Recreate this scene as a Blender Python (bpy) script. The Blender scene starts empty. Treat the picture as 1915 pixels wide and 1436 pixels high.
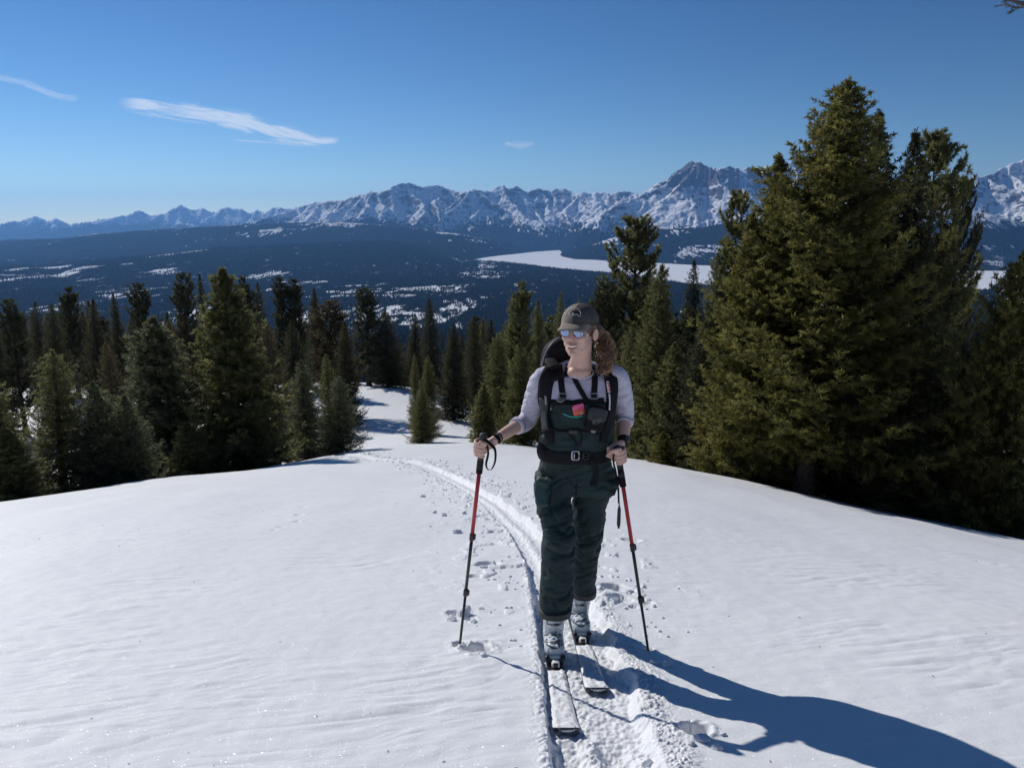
import bpy, bmesh, math, random
import numpy as np
from mathutils import Vector, Matrix
from mathutils.bvhtree import BVHTree

random.seed(7)
RNG = np.random.default_rng(11)
SC = bpy.context.scene
COL = SC.collection

# ------------------------------------------------------------------ camera
F_PX = 1440.0                      # focal length in pixels of the 1915 px wide picture
PITCH = math.radians(11.7)
CT, ST = math.cos(PITCH), math.sin(PITCH)
cam_data = bpy.data.cameras.new('camera')
cam_data.sensor_fit = 'HORIZONTAL'
cam_data.sensor_width = 36.0
cam_data.lens = 36.0 * F_PX / 1915.0
cam_data.clip_start = 0.05
cam_data.clip_end = 300000.0
cam = bpy.data.objects.new('camera', cam_data)
COL.objects.link(cam)
cam.location = (0, 0, 0)
cam.rotation_euler = (math.pi / 2 - PITCH, 0, 0)
SC.camera = cam

# ------------------------------------------------------------------ sun, sky, exposure
SUN_EL = math.radians(33.0)
SUN_AZ = math.radians(-43.0)       # measured from +Y towards +X; the sun stands ahead on the left
sun_dir = Vector((math.sin(SUN_AZ) * math.cos(SUN_EL), math.cos(SUN_AZ) * math.cos(SUN_EL), math.sin(SUN_EL)))
world = bpy.data.worlds.new('World')
SC.world = world
world.use_nodes = True
wn = world.node_tree
wn.nodes.clear()
w_out = wn.nodes.new('ShaderNodeOutputWorld')
w_bg = wn.nodes.new('ShaderNodeBackground')
w_sky = wn.nodes.new('ShaderNodeTexSky')
w_sky.sky_type = 'NISHITA'
w_sky.sun_disc = False
w_sky.sun_elevation = SUN_EL
w_sky.sun_rotation = SUN_AZ
w_sky.altitude = 2400
w_sky.air_density = 1.0
w_sky.dust_density = 0.0
w_sky.ozone_density = 2.2
w_bg.inputs['Strength'].default_value = 0.05 * 0.78
w_gm = wn.nodes.new('ShaderNodeGamma'); w_gm.inputs[1].default_value = 1.3      # deep, dry mountain blue
w_hs = wn.nodes.new('ShaderNodeHueSaturation'); w_hs.inputs['Saturation'].default_value = 1.12
wn.links.new(w_sky.outputs[0], w_gm.inputs[0]); wn.links.new(w_gm.outputs[0], w_hs.inputs['Color'])
wn.links.new(w_hs.outputs[0], w_bg.inputs['Color'])
wn.links.new(w_bg.outputs[0], w_out.inputs['Surface'])
sun_data = bpy.data.lights.new('sun', 'SUN')
sun_data.energy = 3.3
sun_data.angle = math.radians(0.53)
sun_data.color = (1.0, 0.965, 0.91)
sun = bpy.data.objects.new('sun', sun_data)
COL.objects.link(sun)
sun.rotation_euler = (-sun_dir).to_track_quat('-Z', 'Y').to_euler()
SC.view_settings.view_transform = 'Standard'
SC.view_settings.look = 'None'
SC.view_settings.gamma = 1.0
SC.view_settings.use_curve_mapping = False
SC.view_settings.exposure = 0.10
SC.cycles.max_bounces = 8
SC.cycles.volume_bounces = 1
SC.cycles.transparent_max_bounces = 12
SC.cycles.sample_clamp_indirect = 6.0

# ------------------------------------------------------------------ pixel and noise helpers
def slope_of_row(py):
    v = (np.asarray(py, float) - 718.0) / F_PX
    return (ST + v * CT) / (CT - v * ST)

def P(px, py, Y):
    """World point seen at photo pixel (px, py) at distance Y ahead."""
    u = (px - 957.5) / F_PX
    v = (py - 718.0) / F_PX
    k = Y / (CT - v * ST)
    return Vector((u * k, Y, k * (-ST - v * CT)))

def ray(px, py):
    u = (px - 957.5) / F_PX
    v = (py - 718.0) / F_PX
    return Vector((u, CT - v * ST, -ST - v * CT)).normalized()

def a_of_px(px):
    return (np.asarray(px, float) - 957.5) / F_PX / 0.965

def _hash(ix, iy, iz, seed):
    h = (ix.astype(np.int64) * 374761393 + iy.astype(np.int64) * 668265263 + iz.astype(np.int64) * 2147483647 + seed * 974634777)
    h = (h ^ (h >> 13)) & 0xFFFFFFFF
    h = (h * 1274126177) & 0xFFFFFFFF
    h = (h ^ (h >> 16)) & 0xFFFFFFFF
    return h

def gnoise(x, y, seed=0):
    """2D gradient noise, about -1..1."""
    x = np.asarray(x, float); y = np.asarray(y, float)
    x, y = np.broadcast_arrays(x, y)
    xi = np.floor(x); yi = np.floor(y)
    xf = x - xi; yf = y - yi
    xi = xi.astype(np.int64); yi = yi.astype(np.int64)
    z0 = np.zeros_like(xi)
    u = xf * xf * xf * (xf * (xf * 6 - 15) + 10)
    v = yf * yf * yf * (yf * (yf * 6 - 15) + 10)
    def g(dx, dy):
        ang = _hash(xi + dx, yi + dy, z0, seed) / 4294967296.0 * 2 * np.pi
        return np.cos(ang) * (xf - dx) + np.sin(ang) * (yf - dy)
    a = g(0, 0) * (1 - u) + g(1, 0) * u
    b = g(0, 1) * (1 - u) + g(1, 1) * u
    return (a * (1 - v) + b * v) * 1.5

def fbm(x, y, octaves=4, seed=0, gain=0.5):
    s = 0; amp = 1.0; f = 1.0
    for o in range(octaves):
        s = s + amp * gnoise(x * f, y * f, seed + o * 17)
        amp *= gain; f *= 2.03
    return s

def ridged(x, y, octaves=5, seed=0, gain=0.5):
    s = 0; amp = 1.0; f = 1.0; tot = 0; w = 1.0
    for o in range(octaves):
        n = 1 - np.abs(gnoise(x * f, y * f, seed + o * 31))
        n = n * n * w
        w = np.clip(n * 1.6, 0, 1)
        s = s + amp * n; tot += amp
        amp *= gain; f *= 2.1
    return s / tot

def vnoise3(p, seed=0):
    """3D value noise -1..1 for an (n,3) array."""
    pi = np.floor(p).astype(np.int64); pf = p - pi
    u = pf * pf * (3 - 2 * pf)
    r = 0
    for dx in (0, 1):
        for dy in (0, 1):
            for dz in (0, 1):
                h = _hash(pi[:, 0] + dx, pi[:, 1] + dy, pi[:, 2] + dz, seed) / 2147483648.0 - 1
                w = (u[:, 0] if dx else 1 - u[:, 0]) * (u[:, 1] if dy else 1 - u[:, 1]) * (u[:, 2] if dz else 1 - u[:, 2])
                r = r + h * w
    return r

def sstep(a, b, x):
    t = np.clip((x - a) / (b - a), 0, 1)
    return t * t * (3 - 2 * t)

# ------------------------------------------------------------------ object helpers
def tag(o, label=None, cat=None, group=None, kind=None):
    if label: o['label'] = label
    if cat: o['category'] = cat
    if group: o['group'] = group
    if kind: o['kind'] = kind
    return o

def empty(name, loc=(0, 0, 0)):
    o = bpy.data.objects.new(name, None)
    o.empty_display_size = 0.2
    COL.objects.link(o)
    o.location = loc
    return o

def link(name, me, mat=None, parent=None):
    o = bpy.data.objects.new(name, me)
    COL.objects.link(o)
    if mat is not None:
        me.materials.clear() if len(me.materials) and me.materials[0] is None else None
        if not len(me.materials):
            me.materials.append(mat)
    if parent is not None:
        o.parent = parent
        o.matrix_parent_inverse = Matrix.Translation(-Vector(parent.location))
    return o

def np_mesh(name, verts, faces, smooth=True, attrs=None):
    """faces: (n,3) or (n,4) int array."""
    me = bpy.data.meshes.new(name)
    verts = np.ascontiguousarray(verts, np.float32)
    faces = np.ascontiguousarray(faces, np.int32)
    k = faces.shape[1]
    me.vertices.add(len(verts)); me.vertices.foreach_set('co', verts.ravel())
    me.loops.add(faces.size); me.loops.foreach_set('vertex_index', faces.ravel())
    me.polygons.add(len(faces))
    me.polygons.foreach_set('loop_start', np.arange(0, faces.size, k, dtype=np.int32))
    me.polygons.foreach_set('loop_total', np.full(len(faces), k, np.int32))
    me.polygons.foreach_set('use_smooth', np.full(len(faces), smooth, bool))
    if attrs:
        for nm, arr in attrs.items():
            at = me.attributes.new(nm, 'FLOAT', 'POINT')
            at.data.foreach_set('value', np.ascontiguousarray(arr, np.float32))
    me.update(calc_edges=True)
    return me

def grid_faces(nr, nc):
    i = np.arange(nr * nc).reshape(nr, nc)
    return np.stack([i[:-1, :-1], i[:-1, 1:], i[1:, 1:], i[1:, :-1]], -1).reshape(-1, 4)

# ------------------------------------------------------------------ material helpers
def new_mat(name):
    m = bpy.data.materials.new(name)
    m.use_nodes = True
    nt = m.node_tree
    nt.nodes.clear()
    out = nt.nodes.new('ShaderNodeOutputMaterial')
    return m, nt, out

def N(nt, typ, **kw):
    n = nt.nodes.new(typ)
    for k, v in kw.items():
        if hasattr(n, k) and k not in ('Scale',):
            try:
                setattr(n, k, v); continue
            except Exception:
                pass
        n.inputs[k].default_value = v
    return n

def mixc(nt, fac, a, b, mode='MIX'):
    n = nt.nodes.new('ShaderNodeMix'); n.data_type = 'RGBA'; n.blend_type = mode
    for s, v in ((n.inputs[0], fac), (n.inputs[6], a), (n.inputs[7], b)):
        if hasattr(v, 'links') or isinstance(v, bpy.types.NodeSocket):
            nt.links.new(v, s)
        elif isinstance(v, (int, float)):
            s.default_value = v
        else:
            s.default_value = (*v, 1) if len(v) == 3 else v
    return n.outputs[2]

def math_n(nt, op, a, b=None, c=None, clamp=False):
    n = nt.nodes.new('ShaderNodeMath'); n.operation = op; n.use_clamp = clamp
    for s, v in zip(n.inputs, (a, b, c)):
        if v is None: continue
        if isinstance(v, bpy.types.NodeSocket): nt.links.new(v, s)
        else: s.default_value = v
    return n.outputs[0]

def ramp(nt, fac, stops):
    n = nt.nodes.new('ShaderNodeValToRGB')
    while len(n.color_ramp.elements) < len(stops): n.color_ramp.elements.new(0.5)
    for e, (p, c) in zip(n.color_ramp.elements, stops):
        e.position = p
        e.color = (c, c, c, 1) if isinstance(c, (int, float)) else (*c, 1)
    nt.links.new(fac, n.inputs[0])
    return n.outputs[0]

def simple(name, col, rough=0.6, metal=0.0, var=0.15, vscale=30.0, bump=0.0, bscale=200.0, sheen=0.0, spec=0.5, coat=0.0, trans=0.0):
    """Principled material with a little noise in colour and relief."""
    m, nt, out = new_mat(name)
    tc = nt.nodes.new('ShaderNodeTexCoord')
    b = nt.nodes.new('ShaderNodeBsdfPrincipled')
    nz = N(nt, 'ShaderNodeTexNoise'); nz.inputs['Scale'].default_value = vscale; nz.inputs['Detail'].default_value = 4
    nt.links.new(tc.outputs['Object'], nz.inputs['Vector'])
    f = ramp(nt, nz.outputs[0], [(0.3, 0.0), (0.7, 1.0)])
    lo = tuple(c * (1 - var) for c in col); hi = tuple(min(1, c * (1 + var)) for c in col)
    nt.links.new(mixc(nt, f, lo, hi), b.inputs['Base Color'])
    b.inputs['Roughness'].default_value = rough
    b.inputs['Metallic'].default_value = metal
    b.inputs['Specular IOR Level'].default_value = spec
    b.inputs['Sheen Weight'].default_value = sheen
    b.inputs['Coat Weight'].default_value = coat
    if bump > 0:
        n2 = N(nt, 'ShaderNodeTexNoise'); n2.inputs['Scale'].default_value = bscale; n2.inputs['Detail'].default_value = 3
        nt.links.new(tc.outputs['Object'], n2.inputs['Vector'])
        bp = nt.nodes.new('ShaderNodeBump'); bp.inputs['Strength'].default_value = bump; bp.inputs['Distance'].default_value = 0.01
        nt.links.new(n2.outputs[0], bp.inputs['Height']); nt.links.new(bp.outputs[0], b.inputs['Normal'])
    nt.links.new(b.outputs[0], out.inputs['Surface'])
    return m

# ------------------------------------------------------------------ near ground: slopes by photo column and distance
G_Y = np.array([3.5, 5, 9, 13, 18, 25, 33, 45, 65, 90, 150, 260.])
G_COLS = {
 -500: [.64, .55, .45, .43, .47, .48, .42, .31, .21, .24, .37, .36],
    0: [.617, .51, .398, .366, .390, .41, .36, .28, .205, .225, .34, .34],
  250: [.617, .505, .390, .350, .340, .362, .35, .28, .205, .225, .34, .34],
  500: [.617, .504, .388, .345, .320, .325, .333, .27, .203, .22, .34, .34],
  640: [.617, .504, .387, .341, .313, .2935, .298, .255, .200, .215, .34, .34],
  800: [.617, .504, .387, .341, .313, .2935, .286, .250, .200, .215, .34, .34],
  950: [.617, .504, .387, .341, .313, .2935, .280, .262, .255, .29, .36, .34],
 1100: [.617, .504, .388, .344, .316, .305, .310, .32, .33, .35, .38, .35],
 1200: [.617, .506, .392, .347, .318, .306, .325, .34, .36, .38, .40, .36],
 1350: [.617, .51, .40, .358, .331, .337, .352, .37, .385, .40, .42, .38],
 1555: [.618, .515, .415, .38, .366, .385, .40, .42, .43, .44, .45, .40],
 1750: [.62, .52, .43, .405, .396, .412, .43, .44, .45, .46, .46, .40],
 1915: [.622, .525, .45, .428, .42, .44, .45, .46, .47, .47, .47, .41],
 2500: [.64, .56, .51, .50, .50, .51, .51, .51, .51, .50, .49, .42]}
_gc = np.array(sorted(G_COLS)); _ga = a_of_px(_gc)
_gt = np.array([G_COLS[c] for c in _gc])
_gl = np.log(G_Y)
_base = 1.32 / G_Y + 0.24
_res = _gt - _base[None, :]
_TA = np.linspace(-1.2, 1.4, 131); _TL = np.linspace(math.log(2.0), math.log(260), 160)
_tmp = np.stack([np.interp(_TL, _gl, r) for r in _res])            # (cols, TL)
_tab = np.stack([np.interp(_TA, _ga, _tmp[:, j]) for j in range(len(_TL))], 1)   # (TA, TL)
def _blur(t, k, axis):
    w = np.exp(-0.5 * (np.arange(-2 * k, 2 * k + 1) / k) ** 2); w /= w.sum()
    pad = [(0, 0), (0, 0)]; pad[axis] = (2 * k, 2 * k)
    tp = np.pad(t, pad, mode='edge')
    return np.apply_along_axis(lambda m: np.convolve(m, w, 'valid'), axis, tp)
_tab = _blur(_blur(_tab, 3, 0), 3, 1)

def base_ground(x, Y):
    """Height of the smooth snow hill."""
    x = np.asarray(x, float); Y = np.asarray(Y, float)
    x, Y = np.broadcast_arrays(x, Y)
    Yc = np.clip(Y, 2.0, 260.0)
    a = np.clip(x / Yc, -1.2, 1.4 - 1e-6)
    fa = (a + 1.2) / (_TA[1] - _TA[0]); fl = (np.log(Yc) - _TL[0]) / (_TL[1] - _TL[0])
    ia = np.clip(fa.astype(int), 0, len(_TA) - 2); il = np.clip(fl.astype(int), 0, len(_TL) - 2)
    ta = fa - ia; tl = fl - il
    r = (_tab[ia, il] * (1 - ta) * (1 - tl) + _tab[ia + 1, il] * ta * (1 - tl) + _tab[ia, il + 1] * (1 - ta) * tl + _tab[ia + 1, il + 1] * ta * tl)
    return -1.32 - 0.24 * Y - r * Yc * sstep(2.0, 4.5, Y)

def ground_hit(px, py, dz=0.0):
    """Point of the hill seen at a photo pixel (nearest crossing)."""
    s = float(slope_of_row(py))
    v = (py - 718.0) / F_PX; u = (px - 957.5) / F_PX
    ax = u / (CT - v * ST)
    Ys = np.exp(np.linspace(math.log(1.8), math.log(90), 1500))
    z = base_ground(ax * Ys, Ys) + dz
    below = z > -s * Ys
    i = int(np.argmax(below)) if below.any() else len(Ys) - 1
    Y = float(Ys[max(i, 0)])
    return Vector((ax * Y, Y, float(z[i])))

# ski track: left edge as seen in the photo, then the line its middle follows
_edge = [(1052, 1500), (1039, 1436), (1020, 1290), (1006, 1180), (998, 1120), (984, 1050), (952, 990), (905, 945), (868, 920), (826, 893), (790, 876), (758, 866), (735, 861), (690, 858), (640, 850), (560, 843)]
_tl = np.array([[q.x, q.y] for q in (ground_hit(px, py) for px, py in _edge)])
_tl = np.vstack([[[0.155, -2.0], [0.155, 1.0]], _tl[1:]])
TR_W = 0.40
def _dense(pl, n=420):
    d = np.r_[0, np.cumsum(np.hypot(*np.diff(pl, axis=0).T))]
    t = np.linspace(0, d[-1], n)
    p = np.stack([np.interp(t, d, pl[:, 0]), np.interp(t, d, pl[:, 1])], 1)
    for _ in range(2):
        q = p.copy(); q[3:-3] = sum(p[3 + k:len(p) - 3 + k] for k in range(-3, 4)) / 7; p = q
    return p, t
TRK, TRT = _dense(_tl)
_tg = np.gradient(TRK, axis=0); _tg /= np.linalg.norm(_tg, axis=1)[:, None]
_nr = np.stack([_tg[:, 1], -_tg[:, 0]], 1)      # to the right of travel away from the camera
def track_coords(x, Y):
    """(across, along) for points near the track; across 0 at the left edge and growing rightwards."""
    x = np.asarray(x, float); Y = np.asarray(Y, float)
    ac = np.full(x.shape, 99.0); al = np.zeros(x.shape)
    best = np.full(x.shape, 1e9)
    xf = x.ravel(); yf = Y.ravel()
    cx = np.interp(yf, TRK[:, 1], TRK[:, 0])
    near = np.where((np.abs(xf - cx) < 0.9 + 0.12 * yf) & (yf < TRK[-1, 1] + 1) & (yf > -2))[0]
    acf = ac.ravel(); alf = al.ravel()
    for s in range(0, len(near), 4000):
        idx = near[s:s + 4000]
        dx = xf[idx, None] - TRK[None, :, 0]; dy = yf[idx, None] - TRK[None, :, 1]
        j = np.argmin(dx * dx + dy * dy, 1); k = np.arange(len(idx))
        acf[idx] = dx[k, j] * _nr[j, 0] + dy[k, j] * _nr[j, 1]
        alf[idx] = TRT[j] + dx[k, j] * _tg[j, 0] + dy[k, j] * _tg[j, 1]
    return acf.reshape(x.shape), alf.reshape(x.shape)

# small pits beside the track: (photo x, photo y, radius m, depth m)
PITS_PX = [(860, 1206, .045, .05), (894, 1214, .075, .09), (1212, 1213, .035, .03), (1302, 1366, .06, .09), (852, 1146, .06, .035), (880, 1158, .04, .03),
           (912, 1056, .10, .05), (888, 1080, .06, .04), (1150, 1100, .11, .05), (1160, 1122, .10, .05), (1212, 1128, .05, .02), (1185, 1135, .03, .02),
           (905, 965, .12, .03), (1180, 1012, .10, .03), (560, 965, .06, .03), (566, 948, .06, .03), (553, 979, .05, .03), (525, 990, .05, .02), (513, 995, .04, .02)]
PITS = [(ground_hit(px, py), r, d) for px, py, r, d in PITS_PX]

def snow_height(x, Y, fine=True):
    z = base_ground(x, Y)
    d = np.hypot(x, Y)
    # rolling drifts and wind crust
    z = z + 0.035 * fbm(x * 0.35, Y * 0.22, 3, 5) * sstep(2, 8, d) + 0.12 * fbm(x * 0.06 + 3, Y * 0.06, 3, 9) * sstep(8, 30, d)
    fadef = sstep(20, 8, d)
    patch = sstep(-0.1, 0.5, fbm(x * 0.5 + 9, Y * 0.45, 2, 23))
    wx = x + 0.25 * gnoise(x * 1.1, Y * 1.1, 3)
    steps = fbm(wx * 1.3 + Y * 0.5, Y * 4.2 - wx * 1.7, 3, 41)
    z = z + fadef * 0.013 * patch * np.abs(steps) + fadef * 0.0035 * fbm(x * 6, Y * 6, 2, 77)
    ac, al = track_coords(x, Y)
    wob_l = 0.012 * gnoise(al * 5, al * 0 + .5, 61) + 0.007 * gnoise(al * 17, al * 0, 62)
    wob_r = 0.05 * gnoise(al * 2.2, al * 0 + .5, 63) + 0.03 * gnoise(al * 7, al * 0, 64)
    L = sstep(-0.012, 0.008, ac - wob_l)
    tw = TR_W - 0.10 * sstep(6, 10, al)
    R = sstep(tw + 0.03, tw - 0.02, ac + wob_r)
    inn = L * R
    far = sstep(30, 12, al)
    rut = np.exp(-((ac - 0.07) / 0.055) ** 4) + np.exp(-((ac - 0.245) / 0.06) ** 4)
    lumps = np.abs(fbm(x * 14, Y * 14, 3, 81)) 
    ski = sstep(2.55, 2.75, Y) * sstep(4.9, 4.6, Y)          # pressed flat where the skis lie
    shal = sstep(5, 9, al)
    bed = -0.050 - 0.030 * rut * (1 - ski) * (1 - .5 * shal) + (1 - np.clip(rut, 0, 1)) * 0.034 * lumps * (1 - .7 * ski) * (1 - .5 * shal) + 0.008 * fbm(x * 30, Y * 30, 2, 82)
    z = z + inn * bed * (0.55 + 0.45 * far)
    # heap of thrown snow along the right side
    heap = np.exp(-((ac - tw - 0.07 + wob_r) / 0.09) ** 2) * sstep(-0.02, 0.03, ac - tw + wob_r) * (1 - .5 * sstep(6, 10, al))
    z = z + heap * (0.006 + 0.024 * np.abs(fbm(x * 9, Y * 9, 3, 84)) * sstep(-.3, .5, gnoise(al * 1.1, al * 0, 85)))
    z = z + heap * 0.012 * np.abs(fbm(x * 38, Y * 38, 2, 93))
    lipl = np.exp(-((ac + 0.03) / 0.035) ** 2) * (1 - L)
    z = z + lipl * 0.012 * np.abs(fbm(x * 22, Y * 22, 2, 86))
    # lumps of broken crust to either side of the far part
    side = np.exp(-((ac - 0.2) / 0.75) ** 2) * (1 - inn) * sstep(5.5, 8, al) * sstep(34, 20, al)
    z = z + side * 0.022 * sstep(0.42, 0.52, fbm(x * 4, Y * 3, 3, 87))
    for c, r, dp in PITS:
        q = np.hypot(x - c.x, Y - c.y)
        k = q < r * 3
        if not k.any(): continue
        xx = x[k]; yy = Y[k]
        qq = q[k] / (r * (1 + 0.3 * gnoise(xx / r * .8, yy / r * .8, 91)))
        zz = z[k]
        zz = zz - dp * sstep(1.0, 0.72, qq) + 0.12 * dp * np.exp(-((qq - 1.3) / 0.3) ** 2) * (1 + gnoise(xx / r * 2, yy / r * 2, 92))
        z[k] = zz
    return z

def snow_material():
    m, nt, out = new_mat('snow')
    tc = nt.nodes.new('ShaderNodeTexCoord')
    pos = tc.outputs['Object']
    b = nt.nodes.new('ShaderNodeBsdfPrincipled')
    n1 = N(nt, 'ShaderNodeTexNoise'); n1.inputs['Scale'].default_value = 1.3; n1.inputs['Detail'].default_value = 6
    nt.links.new(pos, n1.inputs['Vector'])
    nt.links.new(mixc(nt, n1.outputs[0], (0.80, 0.815, 0.84), (0.87, 0.875, 0.885)), b.inputs['Base Color'])
    b.inputs['Roughness'].default_value = 0.62
    b.inputs['Specular IOR Level'].default_value = 0.35
    # crust relief: stretched ripples and grains
    mp = nt.nodes.new('ShaderNodeMapping'); mp.inputs['Scale'].default_value = (3.4, 8.5, 3.0); mp.inputs['Rotation'].default_value = (0, 0, -0.38)
    nt.links.new(pos, mp.inputs['Vector'])
    n2 = N(nt, 'ShaderNodeTexNoise'); n2.inputs['Scale'].default_value = 1.0; n2.inputs['Detail'].default_value = 5; n2.inputs['Distortion'].default_value = 0.7
    nt.links.new(mp.outputs[0], n2.inputs['Vector'])
    n3 = N(nt, 'ShaderNodeTexNoise'); n3.inputs['Scale'].default_value = 110.0; n3.inputs['Detail'].default_value = 3
    nt.links.new(pos, n3.inputs['Vector'])
    n4 = N(nt, 'ShaderNodeTexNoise'); n4.inputs['Scale'].default_value = 26.0; n4.inputs['Detail'].default_value = 3
    nt.links.new(pos, n4.inputs['Vector'])
    h = math_n(nt, 'ADD', math_n(nt, 'MULTIPLY', math_n(nt, 'MULTIPLY', ramp(nt, n2.outputs[0], [(0.36, 0.0), (0.5, 0.7), (0.62, 0.85), (0.8, 1.0)]), ramp(nt, n1.outputs[0], [(0.42, 0.15), (0.62, 1.0)])), 0.010), math_n(nt, 'MULTIPLY', n3.outputs[0], 0.0036))
    h = math_n(nt, 'ADD', h, math_n(nt, 'MULTIPLY', n4.outputs[0], 0.004))
    bp = nt.nodes.new('ShaderNodeBump'); bp.inputs['Strength'].default_value = 0.36; bp.inputs['Distance'].default_value = 1.0
    nt.links.new(h, bp.inputs['Height'])
    nt.links.new(bp.outputs[0], b.inputs['Normal'])
    # crystals: little facets that catch the sun
    vo = nt.nodes.new('ShaderNodeTexVoronoi'); vo.inputs['Scale'].default_value = 460.0
    nt.links.new(pos, vo.inputs['Vector'])
    geo = nt.nodes.new('ShaderNodeNewGeometry')
    sub = nt.nodes.new('ShaderNodeVectorMath'); sub.operation = 'SUBTRACT'; sub.inputs[1].default_value = (0.5, 0.5, 0.5)
    nt.links.new(vo.outputs['Color'], sub.inputs[0])
    scl = nt.nodes.new('ShaderNodeVectorMath'); scl.operation = 'SCALE'; scl.inputs['Scale'].default_value = 2.2
    nt.links.new(sub.outputs[0], scl.inputs[0])
    add = nt.nodes.new('ShaderNodeVectorMath'); add.operation = 'ADD'
    nt.links.new(geo.outputs['Normal'], add.inputs[0]); nt.links.new(scl.outputs[0], add.inputs[1])
    nrm = nt.nodes.new('ShaderNodeVectorMath'); nrm.operation = 'NORMALIZE'
    nt.links.new(add.outputs[0], nrm.inputs[0])
    gl = nt.nodes.new('ShaderNodeBsdfGlossy'); gl.inputs['Roughness'].default_value = 0.20
    nt.links.new(nrm.outputs[0], gl.inputs['Normal'])
    mx = nt.nodes.new('ShaderNodeMixShader'); mx.inputs[0].default_value = 0.030
    nt.links.new(b.outputs[0], mx.inputs[1]); nt.links.new(gl.outputs[0], mx.inputs[2])
    nt.links.new(mx.outputs[0], out.inputs['Surface'])
    return m
M_SNOW = snow_material()

# fan of columns from an apex 3 m behind the camera; fine where the track and the skier are
t_fine = a_of_px(np.linspace(800, 1330, 330)); t_l = a_of_px(np.linspace(-60, 800, 200)[:-1]); t_r = a_of_px(np.linspace(1330, 1990, 150)[1:])
t_ol = np.linspace(-2.5, t_l[0], 24)[:-1]; t_or = np.linspace(t_r[-1], 2.5, 24)[1:]
rows_px = np.concatenate([np.linspace(1500, 830, 600), ])
s_rows = slope_of_row(rows_px)
Y_rows = 1.32 / (s_rows - 0.24)
Y_rows = np.unique(np.concatenate([np.linspace(1.2, Y_rows.min(), 8)[:-1], Y_rows[Y_rows < 26], np.exp(np.linspace(math.log(26.1), math.log(260), 130))]))
# keep the fine columns aligned with sight lines: x = a * Y ahead of the camera, blending to a wider fan beside it
ta = np.concatenate([t_ol, t_l, t_fine, t_r, t_or])
YY, AA = np.meshgrid(Y_rows, ta, indexing='ij')
XX = AA * YY + np.where(np.abs(AA) > 0.72, np.sign(AA) * (np.abs(AA) - 0.72) * 9.0, 0)
ZZ = snow_height(XX, YY)
nr_, nc_ = XX.shape
V = np.stack([XX, YY, ZZ], -1).reshape(-1, 3)
Fg = grid_faces(nr_, nc_)
# the same sheet carried on uphill behind the camera
Yb = np.concatenate([np.linspace(-70, -3, 12), np.linspace(-2, 1.195, 6)])
YB, AB = np.meshgrid(Yb, np.linspace(-70, 70, 40), indexing='ij')
ZB = base_ground(AB, YB) - 0.004
V2 = np.stack([AB, YB, ZB], -1).reshape(-1, 3)
Fb = grid_faces(*YB.shape) + len(V)
snow_me = np_mesh('snow_slope', np.vstack([V, V2]), np.vstack([Fg, Fb]))
tag(link('snow_slope', snow_me, M_SNOW), kind='structure')
def gz(x, Y):
    return float(snow_height(np.array([float(x)]), np.array([float(Y)]))[0])

# ------------------------------------------------------------------ far country: valley, lake, mountains
def cps(s):
    a = np.array(s, float); return a[:, 0], a[:, 1]
SKY1 = [(-700,440),(-300,432),(-60,424),(0,427),(30,424),(50,420),(75,411),(90,413),(100,408),(117,403),(129,408),(140,413),(152,407),(174,417),(190,417),(214,413),(235,409),(254,405),(277,402),(301,391),(321,402),(344,400),(374,382),(391,390),(414,389),(434,396),(451,386),(481,390),(495,397),(508,391),(521,396),(538,387),(568,389),(600,400),(760,420),(2600,440)]
SKY2 = [(-700,520),(300,470),(480,420),(540,402),(560,394),(575,391),(583,386),(610,379),(633,375),(657,373),(694,363),(707,358),(734,358),(747,348),(764,341),(781,342),(794,348),(824,346),(844,352),(862,357),(874,357),(889,353),(918,357),(936,348),(943,345),(949,352),(966,347),(984,358),(1004,350),(1025,357),(1035,352),(1051,351),(1068,362),(1085,358),(1095,363),(1108,357),(1128,361),(1155,356),(1185,364),(1230,375),(1400,400),(2600,450)]
SKY3 = [(-700,560),(950,520),(1040,462),(1100,410),(1140,380),(1169,363),(1186,361),(1195,354),(1218,337),(1230,335),(1238,325),(1251,314),(1263,306),(1270,300),(1276,305),(1283,299),(1290,307),(1305,312),(1311,321),(1322,313),(1337,310),(1350,314),(1358,318),(1369,311),(1381,316),(1387,316),(1402,309),(1415,316),(1428,312),(1445,299),(1456,296),(1480,303),(1520,310),(1600,322),(1700,340),(1780,328),(1800,320),(1820,308),(1845,298),(1860,290),(1880,284),(1897,287),(1915,286),(1980,300),(2060,285),(2150,310),(2600,330)]
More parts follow.
